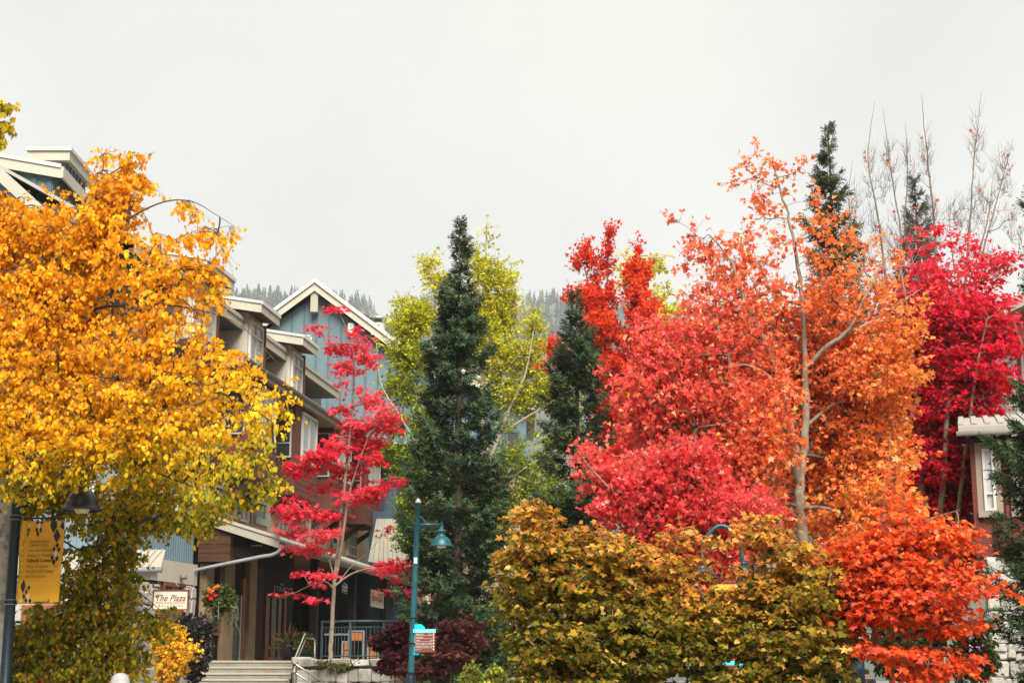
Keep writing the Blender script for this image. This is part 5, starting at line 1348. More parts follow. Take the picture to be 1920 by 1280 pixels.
# birch, orange above and olive below
OR, YE, YG, OL, DG = (.90, .395, .015), (.84, .52, .018), (.46, .42, .02), (.25, .245, .018), (.085, .105, .014)
zt1 = at(200, 800, 17)[2]; zt0 = at(200, 1010, 17)[2]
def c_birch(P, rng):
    h = (P[:, 2] - zt0) / (zt1 - zt0)
    side = np.clip((P[:, 0] - at(260, 800, 17)[0]) / 1.2, -.8, 1)
    f = h + .28 * sn(P, 1.3, 1) + rng.normal(size=len(P)) * .17 - .15 * side
    C = mixc([(-.9, OL), (-.2, OL), (.25, (.26, .25, .02)), (.6, YG), (.85, YE), (1.15, (.90, .47, .018)), (1.6, OR), (3, (.90, .38, .014))], f)
    g = rng.uniform(size=len(P))
    low = h < .7
    C[(g < .09) & low] = (.72, .33, .015); C[(g > .9) & low] = DG; C[(g > .09) & (g < .30) & low] = (.55, .42, .02)
    C[(g > .97) & ~low] = YG
    return jit(C, rng, .13)
broadleaf('birch_tree', 'large birch with golden orange leaves turning olive lower down behind the banner', 'tree', 17.2,
    [([(-8, 1290, 18.6), (2, 1100, 18.5), (22, 900, 18.3), (45, 760, 18.0), (80, 640, 17.6), (105, 520, 17.3), (140, 420, 17.1), (190, 320, 17.0)], .15, .012),
     ([(45, 760, 18.0), (85, 650, 17.6), (150, 510, 17.2), (200, 440, 17.0), (290, 385, 16.8), (360, 378, 16.7), (440, 425, 16.6)], .022, .002),
     ([(60, 720, 17.9), (130, 600, 17.4), (250, 570, 17.0), (370, 580, 16.8), (450, 610, 16.7), (520, 680, 16.6)], .02, .002),
     ([(30, 860, 18.2), (120, 760, 17.6), (260, 700, 17.0), (400, 730, 16.6), (510, 790, 16.4)], .04, .005),
     ([(25, 900, 18.3), (-60, 760, 17.9), (-150, 640, 17.6), (-200, 520, 17.4)], .05, .01),
     ([(20, 930, 18.3), (110, 880, 17.8), (230, 870, 17.4), (330, 900, 17.2), (400, 930, 17.1)], .016, .003),
     ([(10, 1010, 18.6), (90, 1000, 18.9), (190, 1060, 18.9), (260, 1110, 18.8), (310, 1150, 18.7)], .014, .003),
     ([(8, 1090, 18.7), (80, 1100, 18.9), (170, 1160, 19.0), (250, 1180, 18.9)], .014, .003)],
    [(90, 520, 0, 150, 110, .9), (190, 300, -.2, 22, 36, .3, .7), (245, 315, -.2, 16, 40, .3, .6), (215, 370, -.2, 60, 60, .4, .8), (160, 420, -.1, 90, 70, .6), (20, 430, 0, 60, 80, .6), (290, 520, -.3, 125, 95, .8, .55), (370, 392, -.4, 45, 20, .25, .6), (425, 418, -.4, 30, 14, .2, .6), (395, 440, -.4, 30, 20, .2, .4),
     (100, 690, 0, 170, 120, 1.0, 1.15), (300, 690, -.3, 140, 105, .9, .9), (440, 690, -.6, 75, 65, .5, .2), (500, 780, -.7, 50, 80, .4, .32), (470, 875, -.7, 62, 55, .4, .34), (60, 820, -.4, 130, 85, .7, 1.2), (250, 800, -.3, 150, 90, .8, .95), (370, 810, -.5, 80, 65, .5, .5),
     (400, 930, -.4, 50, 35, .35, .7), (300, 895, 1.5, 90, 50, .5, .7), (325, 960, 1.4, 70, 40, .4, .65), (240, 960, 1.6, 60, 50, .4, .8), (110, 920, 1.9, 100, 60, .3, .9), (200, 1010, 1.6, 60, 40, .4, .8), (40, 960, 1.9, 40, 70, .3, .7),
     (165, 1090, 1.8, 65, 70, .4, 1.0), (235, 1105, 1.7, 36, 46, .3, .75), (285, 1150, 1.6, 36, 20, .25, .8), (130, 1190, 1.9, 100, 65, .4, 1.0), (215, 1200, 1.8, 55, 60, .4, .9), (40, 1210, 1.9, 45, 60, .3, .9), (170, 1260, 1.8, 100, 40, .4, .9),
     (-110, 560, .3, 110, 180, 1.0, .7)],
    2250, 8, 5, .046, TP_OVAL, c_birch, 'birch', BARK('birch_bark', 'dark_bark'), 11, twig_r=.0030, spread=.24, leaf_objs=300, updroop=.15, dark_limbs=True)
def c_lime(P, rng): return jit(mixc([(0, (.25, .25, .02)), (1, (.68, .42, .015))], np.clip(.6 + .3 * sn(P, 2, 5) + rng.normal(size=len(P)) * .2, 0, 1)), rng)
broadleaf('birch_tree', 'yellow-green birch reaching in at the top of the left edge', 'tree', 14.0,
    [([(-330, 1300, 14.2), (-300, 900, 14.2), (-250, 600, 14.1), (-180, 400, 14.0)], .12, .02), ([(-200, 440, 14.0), (-110, 310, 14), (-40, 240, 14), (5, 200, 14)], .02, .004)],
    [(2, 195, 0, 22, 14, .15), (4, 228, 0, 14, 24, .15), (0, 258, 0, 12, 12, .15), (-60, 250, 0, 60, 70, .4), (-160, 380, 0, 100, 120, .6), (-260, 520, 0, 110, 160, .7)],
    190, 4, 6, .055, TP_OVAL, c_lime, 'birch', BARK('birch_bark', 'dark_bark'), 12, twig_r=.003, spread=.12, updroop=.15)

# big orange maple
def c_bigmaple(P, rng):
    x = (P[:, 0] - at(1300, 700, 26)[0]) / (at(1600, 700, 26)[0] - at(1300, 700, 26)[0])
    f = x * .9 + .42 * sn(P, .9, 3) + rng.normal(size=len(P)) * .22
    C = mixc([(-.8, (.82, .10, .09)), (-.2, (.86, .145, .085)), (.3, (.89, .18, .065)), (.75, (.90, .225, .055)), (1.2, (.90, .275, .05)), (2, (.89, .31, .05))], f)
    g = rng.uniform(size=len(P)); C[g < .08] = (.84, .36, .2); C[(g > .08) & (g < .11)] = (.55, .10, .04); C[g > .965] = (.5, .34, .05)
    return jit(C, rng, .16, .03)
broadleaf('maple_tree', 'tall orange maple with forked grey trunk and thinning top, biggest of the maples', 'tree', 26.0,
    [([(1522, 1290, 26.3), (1508, 1030, 26.2), (1500, 950, 26.1), (1500, 900, 26.1), (1508, 830, 26.1), (1511, 740, 26.1), (1508, 640, 26.0), (1502, 540, 25.9), (1488, 450, 25.8), (1470, 380, 25.8), (1450, 310, 25.8)], .1, .01),
     ([(1498, 900, 26.1), (1487, 830, 25.9), (1470, 750, 25.7), (1450, 680, 25.6), (1432, 640, 25.5), (1395, 560, 25.4), (1370, 490, 25.4), (1330, 440, 25.4)], .075, .01),
     ([(1511, 690, 26.1), (1550, 650, 25.9), (1590, 620, 25.8), (1615, 570, 25.8), (1645, 510, 25.8), (1680, 460, 25.9)], .05, .008),
     ([(1580, 630, 25.9), (1630, 605, 26), (1690, 565, 26.2), (1730, 540, 26.3)], .03, .006),
     ([(1468, 745, 25.7), (1440, 705, 25.3), (1400, 685, 25.0), (1355, 688, 24.8)], .035, .008),
     ([(1482, 820, 25.8), (1460, 790, 25.4), (1415, 770, 25.0), (1380, 790, 24.8), (1310, 800, 24.6)], .035, .008),
     ([(1508, 950, 26.1), (1560, 955, 25.8), (1610, 985, 25.6), (1680, 1000, 25.5)], .035, .008),
     ([(1510, 800, 26.1), (1560, 760, 26.2), (1620, 740, 26.4), (1660, 700, 26.5)], .03, .007)],
    [(1320, 465, -.5, 55, 42, .5, .26), (1290, 420, -.5, 26, 14, .3, .12), (1380, 510, -.4, 80, 65, .7, .24), (1425, 340, -.2, 40, 70, .4, .11), (1490, 300, -.2, 60, 45, .4, .08), (1440, 440, -.2, 65, 65, .6, .14), (1530, 420, -.2, 85, 80, .6, .1), (1620, 470, 0, 60, 60, .6, .1),
     (1370, 590, -.5, 95, 65, .8, .58), (1470, 570, .5, 115, 85, .5, .42), (1590, 560, 0, 100, 85, .9, .27), (1660, 590, .2, 75, 90, .7, .3), (1620, 690, .1, 90, 80, .9, 1.0), (1560, 690, .7, 110, 80, .6, .95),
     (1390, 690, -.1, 100, 80, .9, .8), (1470, 680, .8, 70, 70, .4, .8), (1290, 660, -.8, 90, 70, .8, .9), (1250, 740, -.9, 95, 70, .8, 1.05), (1360, 770, -.8, 130, 70, .9, 1.1), (1240, 800, -.9, 70, 50, .6, .9), (1400, 840, -.9, 90, 70, .8, 1.0), (1480, 820, .8, 60, 70, .4, .9), (1340, 860, -1.1, 110, 60, .7, 1.0),
     (1590, 800, .7, 95, 70, .6, 1.0), (1640, 860, .2, 80, 70, .8, 1.0), (1570, 900, .9, 100, 80, .5, 1.0), (1640, 960, -.4, 80, 60, .7, .9), (1570, 1000, .5, 80, 60, .6, .9), (1400, 930, -.6, 80, 50, .6, .9), (1480, 940, .9, 60, 60, .4, .8), (1680, 700, .4, 35, 60, .5, .6)],
    2250, 6, 4, .078, [TP_MAPLE, TP_SLIM, TP_LOBE], c_bigmaple, 'flat', BARK('grey_bark', 'dark_bark'), 21, twig_r=.004, spread=.3, leaf_objs=300, group='autumn maples')

def c_pink(P, rng):
    f = .5 + .35 * sn(P, 1.5, 8) + rng.normal(size=len(P)) * .2
    C = mixc([(0, (.62, .035, .045)), (.5, (.80, .07, .075)), (1, (.84, .14, .11))], f)
    C[rng.uniform(size=len(P)) < .07] = (.8, .28, .22)
    return jit(C, rng, .15)
broadleaf('maple_tree', 'low pink-red maple spreading between the dark spruce and the olive maples', 'tree', 23.5,
    [([(1330, 1300, 24.2), (1320, 1120, 24.0), (1300, 1000, 23.8), (1270, 920, 23.6), (1200, 870, 23.4)], .06, .01), ([(1310, 1050, 23.9), (1230, 980, 23.4), (1160, 930, 23.2), (1110, 880, 23.1), (1080, 840, 23.1)], .025, .004),
     ([(1312, 1040, 23.9), (1380, 960, 23.8), (1420, 900, 23.8)], .025, .006)],
    [(1170, 890, 0, 55, 35, .5, .8), (1110, 860, -.1, 28, 25, .3, .4), (1100, 905, -.1, 15, 12, .2, .3), (1150, 940, -.1, 35, 35, .4, .8), (1230, 920, 0, 70, 55, .6, 1.0), (1290, 880, 0, 60, 45, .6, 1.0), (1220, 985, .1, 70, 35, .5, 1.0), (1310, 960, 0, 80, 50, .6, 1.0), (1390, 960, .2, 60, 50, .5, .9), (1250, 1040, .3, 80, 30, .5, .9), (1340, 1040, .3, 80, 40, .5, .9), (1330, 1110, .5, 70, 50, .5, .7), (1400, 1200, .6, 60, 40, .4, .6)],
    900, 6, 4, .072, [TP_MAPLE, TP_LOBE], c_pink, 'flat', BARK('grey_bark', 'grey_bark'), 22, twig_r=.004, spread=.3, group='autumn maples')

# crimson maple to the right
def c_crim(P, rng):
    f = .5 + .4 * sn(P, .8, 15) + rng.normal(size=len(P)) * .22
    C = mixc([(0, (.42, .008, .022)), (.5, (.70, .016, .045)), (1, (.82, .055, .09))], f)
    return jit(C, rng, .17)
broadleaf('maple_tree', 'crimson maple with several grey stems left of the red building', 'tree', 33.5,
    [([(1748, 1280, 33.6), (1740, 1060, 33.6), (1728, 900, 33.5), (1720, 760, 33.4), (1708, 640, 33.3), (1690, 500, 33.3)], .1, .012),
     ([(1742, 1100, 33.6), (1765, 950, 33.4), (1775, 780, 33.3), (1785, 640, 33.2), (1800, 520, 33.2)], .075, .012),
     ([(1744, 1150, 33.6), (1790, 1000, 33.3), (1810, 850, 33.1), (1830, 700, 33.0), (1850, 600, 33.0)], .06, .012)],
    [(1760, 510, 0, 70, 60, .8, .4), (1700, 560, .4, 45, 60, .6, .35), (1720, 460, .3, 45, 50, .6, .1), (1840, 500, 0, 45, 45, .6, .3), (1880, 490, 0, 30, 30, .5, .15), (1800, 440, 0, 70, 40, .6, .12), (1790, 600, 0, 85, 60, 1.0, 1.0), (1850, 600, 0, 45, 50, .7, .9), (1725, 640, .1, 60, 75, .9, .9), (1690, 720, .5, 40, 80, .6, .7), (1690, 860, .6, 40, 70, .6, .7), (1810, 690, 0, 85, 55, 1.0, 1.0), (1870, 650, 0, 35, 22, .4, .8), (1850, 720, 0, 40, 25, .4, .8), (1740, 760, .2, 70, 70, .9, 1.0), (1820, 780, .3, 70, 50, .8, 1.0), (1790, 860, .3, 60, 60, .8, 1.0), (1730, 880, .3, 60, 60, .8, 1.0), (1800, 960, .5, 45, 60, .7, .9), (1720, 980, .4, 60, 60, .7, .9), (1800, 1060, .6, 70, 45, .7, .9), (1730, 1080, .6, 60, 50, .6, .8)],
    1650, 6, 4, .1, [TP_LOBE, TP_SLIM], c_crim, 'pad', BARK('grey_bark', 'grey_bark'), 23, twig_r=.0045, spread=.36, group='autumn maples')

# near orange maple at the lower right
def c_low(P, rng):
    f = .5 + .38 * sn(P, 1.6, 25) + rng.normal(size=len(P)) * .22
    C = mixc([(0, (.58, .045, .014)), (.45, (.82, .115, .026)), (.8, (.86, .20, .045)), (1.1, (.88, .36, .16))], f)
    return jit(C, rng, .16)
broadleaf('maple_tree', 'low flame-orange maple in front of the right spruce, lowest of the maples', 'tree', 19.0,
    [([(1545, 1330, 19.6), (1556, 1230, 19.5), (1572, 1196, 19.4), (1605, 1200, 19.3), (1640, 1203, 19.1), (1665, 1190, 19), (1700, 1150, 18.9), (1740, 1090, 18.9)], .045, .008),
     ([(1637, 1202, 19.1), (1642, 1130, 19.1), (1645, 1050, 19.2), (1655, 960, 19.2), (1665, 880, 19.2), (1670, 810, 19.2)], .02, .004),
     ([(1645, 1060, 19.2), (1680, 1010, 19.0), (1740, 975, 18.9), (1800, 955, 18.9)], .014, .004), ([(1640, 1204, 19.1), (1700, 1240, 18.8), (1770, 1245, 18.7)], .015, .004)],
    [(1690, 1035, 0, 65, 45, .4, .6), (1770, 1010, 0, 55, 28, .35, .5), (1815, 990, 0, 22, 20, .2, .35), (1710, 1085, -.1, 80, 26, .45, 1.0), (1730, 1115, -.3, 60, 18, .4, .8), (1795, 1085, -.1, 45, 20, .4, .5), (1780, 1125, -.1, 36, 14, .3, .5), (1840, 1110, -.2, 20, 12, .2, .4), (1660, 1150, 0, 45, 30, .35, .8), (1750, 1150, 0, 60, 16, .4, .9), (1770, 1180, 0, 28, 12, .25, .6), (1830, 1170, -.1, 12, 8, .15, .2),
     (1625, 1216, 0, 30, 12, .25, .8), (1700, 1230, 0, 45, 14, .35, .9), (1765, 1240, 0, 55, 14, .3, .8), (1725, 1265, 0, 45, 10, .3, .6), (1800, 1250, 0, 28, 10, .2, .5), (1690, 970, .1, 50, 35, .35, .3), (1685, 890, .2, 35, 60, .3, .14), (1740, 1000, .1, 60, 30, .35, .35), (1880, 1118, -.1, 30, 6, .15, .15), (1600, 1160, .2, 40, 30, .3, .6), (1635, 1080, .2, 45, 60, .35, .8), (1590, 1050, .5, 45, 40, .35, .6), (1830, 1050, -.1, 20, 12, .2, .2), (1660, 1010, .1, 40, 30, .3, .4)],
    600, 5, 4, .07, [TP_MAPLE, TP_SLIM], c_low, 'pad', BARK('grey_bark', 'grey_bark'), 24, twig_r=.0036, spread=.26, leaf_objs=300, group='autumn maples')

# olive and rust vine maples in the foreground
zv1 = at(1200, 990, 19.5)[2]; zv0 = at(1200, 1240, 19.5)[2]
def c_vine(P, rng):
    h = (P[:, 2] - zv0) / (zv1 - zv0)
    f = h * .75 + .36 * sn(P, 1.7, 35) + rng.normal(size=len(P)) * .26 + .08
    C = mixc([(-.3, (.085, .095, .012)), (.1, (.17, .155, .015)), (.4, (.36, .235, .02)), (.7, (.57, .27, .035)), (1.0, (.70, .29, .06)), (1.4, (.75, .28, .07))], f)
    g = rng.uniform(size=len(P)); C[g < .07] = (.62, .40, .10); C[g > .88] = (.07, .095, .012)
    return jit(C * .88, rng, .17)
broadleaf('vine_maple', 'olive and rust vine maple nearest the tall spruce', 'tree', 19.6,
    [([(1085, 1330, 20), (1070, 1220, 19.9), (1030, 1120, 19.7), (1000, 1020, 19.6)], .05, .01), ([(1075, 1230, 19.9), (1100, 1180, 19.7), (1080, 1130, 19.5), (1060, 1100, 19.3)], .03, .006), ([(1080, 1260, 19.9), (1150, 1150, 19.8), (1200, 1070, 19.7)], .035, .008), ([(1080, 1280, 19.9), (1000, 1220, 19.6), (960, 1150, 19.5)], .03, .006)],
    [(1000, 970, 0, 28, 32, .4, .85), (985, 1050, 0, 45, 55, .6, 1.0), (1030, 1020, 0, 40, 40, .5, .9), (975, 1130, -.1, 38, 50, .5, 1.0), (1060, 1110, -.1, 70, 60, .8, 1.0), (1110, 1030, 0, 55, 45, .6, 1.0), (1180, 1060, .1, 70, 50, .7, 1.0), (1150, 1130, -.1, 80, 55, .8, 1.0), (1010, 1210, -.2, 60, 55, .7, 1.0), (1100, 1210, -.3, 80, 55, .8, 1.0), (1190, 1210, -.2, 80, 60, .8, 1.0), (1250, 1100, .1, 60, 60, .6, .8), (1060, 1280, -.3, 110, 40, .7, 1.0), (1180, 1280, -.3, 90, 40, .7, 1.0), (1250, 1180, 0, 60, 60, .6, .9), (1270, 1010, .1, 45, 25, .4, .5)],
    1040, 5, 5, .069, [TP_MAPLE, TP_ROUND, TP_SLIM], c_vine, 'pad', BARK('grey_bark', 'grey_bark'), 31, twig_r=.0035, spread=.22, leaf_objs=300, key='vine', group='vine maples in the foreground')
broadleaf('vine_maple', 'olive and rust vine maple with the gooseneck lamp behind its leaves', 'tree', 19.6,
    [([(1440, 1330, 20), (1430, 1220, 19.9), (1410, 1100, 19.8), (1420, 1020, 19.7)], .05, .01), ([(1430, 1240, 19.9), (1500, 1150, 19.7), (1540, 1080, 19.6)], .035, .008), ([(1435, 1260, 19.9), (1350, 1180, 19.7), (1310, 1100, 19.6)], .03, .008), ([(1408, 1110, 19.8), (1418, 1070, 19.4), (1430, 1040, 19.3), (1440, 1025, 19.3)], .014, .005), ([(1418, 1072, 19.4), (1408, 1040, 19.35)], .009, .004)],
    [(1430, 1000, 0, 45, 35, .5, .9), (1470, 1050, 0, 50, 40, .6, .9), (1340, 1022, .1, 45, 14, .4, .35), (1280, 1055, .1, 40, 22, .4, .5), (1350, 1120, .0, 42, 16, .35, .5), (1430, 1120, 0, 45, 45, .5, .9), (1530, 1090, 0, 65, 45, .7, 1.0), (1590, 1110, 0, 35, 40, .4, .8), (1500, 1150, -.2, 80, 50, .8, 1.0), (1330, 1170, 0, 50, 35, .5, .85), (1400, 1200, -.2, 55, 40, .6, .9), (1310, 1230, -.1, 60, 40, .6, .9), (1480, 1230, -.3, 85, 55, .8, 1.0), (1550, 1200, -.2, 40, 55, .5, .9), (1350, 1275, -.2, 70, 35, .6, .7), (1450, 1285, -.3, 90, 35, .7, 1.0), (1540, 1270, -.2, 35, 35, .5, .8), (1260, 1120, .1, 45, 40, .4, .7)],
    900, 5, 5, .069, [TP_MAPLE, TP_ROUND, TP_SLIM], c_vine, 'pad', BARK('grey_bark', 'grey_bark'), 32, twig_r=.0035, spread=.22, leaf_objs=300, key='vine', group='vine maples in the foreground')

# young red maple on the terrace
def c_jap(P, rng):
    f = .5 + .3 * sn(P, 1.0, 45) + rng.normal(size=len(P)) * .25
    return jit(mixc([(0, (.66, .014, .04)), (.5, (.84, .035, .075)), (1, (.88, .11, .14))], f), rng, .14)
JP = [(628, 582, 11, 8), (603, 616, 16, 6), (640, 655, 22, 12), (673, 638, 14, 26), (648, 690, 24, 14), (684, 672, 22, 14), (655, 722, 20, 10), (692, 752, 34, 18), (640, 772, 24, 10), (700, 790, 34, 20), (668, 800, 30, 18), (722, 778, 16, 18), (636, 836, 38, 18), (690, 832, 34, 18), (600, 858, 36, 14), (575, 880, 38, 16), (645, 880, 44, 18), (705, 862, 22, 14), (738, 906, 28, 8), (604, 915, 34, 12), (690, 925, 42, 12), (650, 935, 26, 12), (555, 958, 38, 14), (610, 968, 48, 14), (545, 992, 26, 12), (598, 1005, 40, 12), (585, 1028, 34, 9), (712, 988, 16, 5), (745, 1062, 34, 14), (716, 1066, 14, 7), (780, 1076, 10, 10), (752, 1084, 16, 5), (560, 1074, 16, 8), (602, 1076, 16, 7), (592, 1092, 12, 5), (548, 1114, 18, 5), (588, 1120, 8, 4), (738, 1108, 9, 6), (760, 1112, 8, 5), (784, 1112, 20, 5), (560, 930, 16, 8), (735, 800, 12, 14)]
broadleaf('japanese_maple', 'young scarlet maple with slim pale trunk on the terrace beside the railing', 'tree', 45.6,
    [([(619, 1238, 45.6), (622, 1180, 45.6), (626, 1110, 45.6), (628, 1080, 45.6), (636, 1000, 45.6), (645, 920, 45.6), (652, 850, 45.6), (660, 780, 45.6), (664, 700, 45.6), (660, 640, 45.6), (640, 595, 45.6)], .066, .009),
     ([(630, 1085, 45.6), (642, 1010, 45.4), (652, 940, 45.3), (668, 880, 45.2), (690, 820, 45.1)], .05, .012), ([(627, 1098, 45.6), (660, 1075, 45.5), (700, 1065, 45.4), (740, 1075, 45.3), (780, 1110, 45.2)], .03, .006), ([(627, 1105, 45.6), (610, 1090, 45.5), (580, 1098, 45.4), (550, 1112, 45.3)], .02, .005), ([(628, 1090, 45.6), (615, 1040, 45.5), (600, 1000, 45.4), (580, 970, 45.3)], .025, .006), ([(632, 1095, 45.6), (660, 1060, 45.7), (690, 1035, 45.8)], .02, .004)],
    [(a, b, ((i * 37) % 11 - 5) * .16, c, d, .5) for i, (a, b, c, d) in enumerate(JP)],
    440, 6, 3, .112, TP_STAR, c_jap, 'pad', BARK('grey_bark', 'grey_bark'), 41, twig_r=.006, spread=.32, ground=TZ - .15)

# yellow-green aspens behind the spruce
def c_aspen(P, rng):
    h = (P[:, 2] - at(900, 950, 60)[2]) / (at(900, 450, 60)[2] - at(900, 950, 60)[2])
    f = h + .2 * sn(P, .6, 55) + rng.normal(size=len(P)) * .2
    C = mixc([(-.2, (.13, .19, .018)), (.25, (.26, .32, .022)), (.6, (.47, .47, .024)), (1, (.60, .53, .026))], f)
    return jit(C, rng, .16)
broadleaf('aspen_tree', 'tall yellow-green aspen rising behind the tall spruce', 'tree', 60,
    [([(905, 1260, 60), (906, 1000, 60), (905, 800, 60), (906, 620, 60), (910, 500, 60), (912, 420, 60)], .16, .015), ([(905, 900, 60), (950, 780, 59.6), (985, 700, 59.4), (1000, 620, 59.3)], .07, .015), ([(906, 850, 60), (960, 800, 59.6), (1040, 750, 59.2), (1090, 715, 59)], .05, .01), ([(905, 950, 60), (980, 880, 59.5), (1090, 820, 59)], .05, .01)],
    [(911, 440, 0, 9, 26, .3, .7), (898, 500, 0, 22, 35, .6, .9), (930, 530, 0, 34, 40, .8, .9), (910, 590, 0, 50, 45, 1, 1), (945, 570, 0, 24, 50, .7, .9), (930, 660, 0, 60, 50, 1, 1), (1000, 610, 0, 14, 26, .4, .8), (998, 670, 0, 26, 45, .6, 1), (960, 735, 0, 60, 35, 1, .55), (1000, 740, 0, 40, 30, .7, .9), (1050, 745, 0, 32, 12, .5, .8), (1080, 715, 0, 16, 12, .3, .8), (960, 810, 0, 60, 30, .9, .25), (1050, 830, 0, 40, 14, .5, .9), (1085, 805, 0, 16, 8, .3, .7), (960, 880, 0, 60, 35, 1, .6), (1020, 880, 0, 35, 25, .7, .7), (990, 930, 0, 50, 30, .8, .6), (1040, 930, 0, 30, 20, .6, .7), (920, 960, 0, 50, 40, .8, .7), (830, 1000, 0, 60, 60, .8, .5)],
    800, 7, 6, .095, TP_KITE, c_aspen, 'flat', BARK('pale_bark', 'dark_bark'), 51, twig_r=.007, spread=.45, group='yellow-green aspens')
broadleaf('aspen_tree', 'yellow-green aspen in front of the blue gable', 'tree', 58,
    [([(800, 1260, 58), (802, 1000, 58), (795, 850, 58), (775, 700, 58), (765, 600, 58), (758, 550, 58)], .14, .012), ([(802, 900, 58), (815, 700, 58), (818, 560, 58), (808, 490, 58)], .06, .012), ([(798, 860, 58), (750, 780, 57.6), (715, 720, 57.4), (705, 640, 57.4)], .05, .01)],
    [(805, 500, 0, 7, 20, .3, .6), (820, 530, 0, 20, 16, .4, .8), (758, 575, 0, 12, 20, .4, .9), (768, 610, 0, 30, 34, .8, .95), (790, 590, 0, 26, 26, .6, .9), (772, 670, 0, 34, 34, .8, .9), (724, 650, 0, 12, 9, .3, .5), (735, 722, 0, 34, 18, .7, .45), (705, 705, 0, 12, 6, .3, .4), (770, 740, 0, 30, 26, .6, .6), (745, 790, 0, 30, 22, .6, .4), (790, 800, 0, 26, 36, .6, .6), (755, 845, 0, 36, 20, .6, .75), (800, 880, 0, 40, 30, .6, .7), (745, 880, 0, 24, 18, .4, .6), (775, 940, 0, 30, 30, .6, .55), (770, 1000, 0, 24, 30, .5, .6)],
    520, 7, 6, .095, TP_KITE, c_aspen, 'flat', BARK('pale_bark', 'dark_bark'), 52, twig_r=.007, spread=.45, group='yellow-green aspens')
broadleaf('aspen_tree', 'olive-yellow aspen showing behind the two narrow red maples', 'tree', 68,
    [([(1215, 1270, 68), (1215, 900, 68), (1210, 700, 68), (1200, 560, 68), (1190, 490, 68)], .16, .02), ([(1213, 760, 68), (1250, 640, 68), (1270, 560, 68)], .06, .01)],
    [(1180, 510, 0, 26, 32, .8, .7), (1225, 500, 0, 26, 20, .7, .5), (1240, 545, 0, 26, 22, .7, .4), (1275, 580, 0, 24, 16, .6, .6), (1270, 625, 0, 28, 22, .7, .8), (1280, 700, 0, 30, 40, .8, .8), (1230, 600, 0, 40, 40, .8, .5), (1260, 780, 0, 50, 50, .9, .8), (1200, 850, 0, 60, 60, .9, .7)],
    330, 5, 6, .12, TP_KITE, c_aspen, 'flat', BARK('pale_bark', 'dark_bark'), 53, twig_r=.009, spread=.4, group='yellow-green aspens')

# two narrow scarlet maples
def c_scar(P, rng):
    f = .5 + .3 * sn(P, .7, 65) + rng.normal(size=len(P)) * .22
    C = mixc([(0, (.56, .02, .014)), (.5, (.76, .045, .02)), (1, (.82, .12, .03))], f)
    return jit(C, rng, .15)
broadleaf('maple_tree', 'narrow scarlet maple with split top just behind the smaller spruce', 'tree', 50,
    [([(1142, 1270, 50), (1142, 1000, 50), (1138, 800, 50), (1135, 640, 50), (1138, 520, 50), (1142, 425, 50)], .12, .01), ([(1138, 700, 50), (1118, 600, 50), (1100, 520, 50), (1085, 465, 50)], .04, .006)],
    [(1142, 450, 0, 5, 26, .2, .9), (1138, 495, 0, 8, 34, .3, .9), (1096, 490, 0, 7, 26, .3, .9), (1082, 505, 0, 6, 24, .3, .8), (1116, 515, 0, 7, 28, .3, .7), (1072, 500, 0, 4, 16, .2, .6), (1108, 570, 0, 20, 36, .6, .9), (1143, 570, 0, 10, 40, .4, .7), (1125, 590, 0, 26, 26, .6, .8), (1130, 630, 0, 42, 40, .9, .95), (1145, 700, 0, 46, 50, .9, 1), (1150, 790, 0, 46, 50, .9, .95), (1130, 870, 0, 40, 50, .8, .7), (1066, 570, .6, 7, 16, .2, .7), (1040, 672, .8, 13, 24, .3, .8), (1030, 700, .8, 8, 10, .3, .5)],
    420, 6, 6, .11, TP_LOBE, c_scar, 'up', BARK('dark_bark', 'dark_bark'), 61, twig_r=.005, spread=.5, group='narrow scarlet maples')
broadleaf('maple_tree', 'narrow scarlet maple with pointed top left of the big orange maple', 'tree', 49,
    [([(1185, 1270, 49), (1180, 1000, 49), (1178, 800, 49), (1184, 640, 49), (1192, 540, 49), (1196, 460, 49)], .12, .01)],
    [(1196, 482, 0, 5, 20, .3, .9), (1188, 525, 0, 9, 30, .4, 1), (1206, 520, 0, 9, 26, .4, 1), (1196, 560, 0, 24, 34, .7, 1), (1202, 595, 0, 32, 30, .8, 1), (1205, 640, 0, 46, 44, .9, 1), (1200, 710, 0, 52, 46, 1, 1), (1190, 790, 0, 50, 50, 1, 1), (1170, 860, 0, 40, 50, .8, .8), (1225, 860, 0, 50, 50, .8, .7), (1235, 560, 0, 12, 8, .3, .4)],
    420, 6, 6, .11, TP_LOBE, c_scar, 'up', BARK('dark_bark', 'dark_bark'), 62, twig_r=.005, spread=.5, group='narrow scarlet maples')

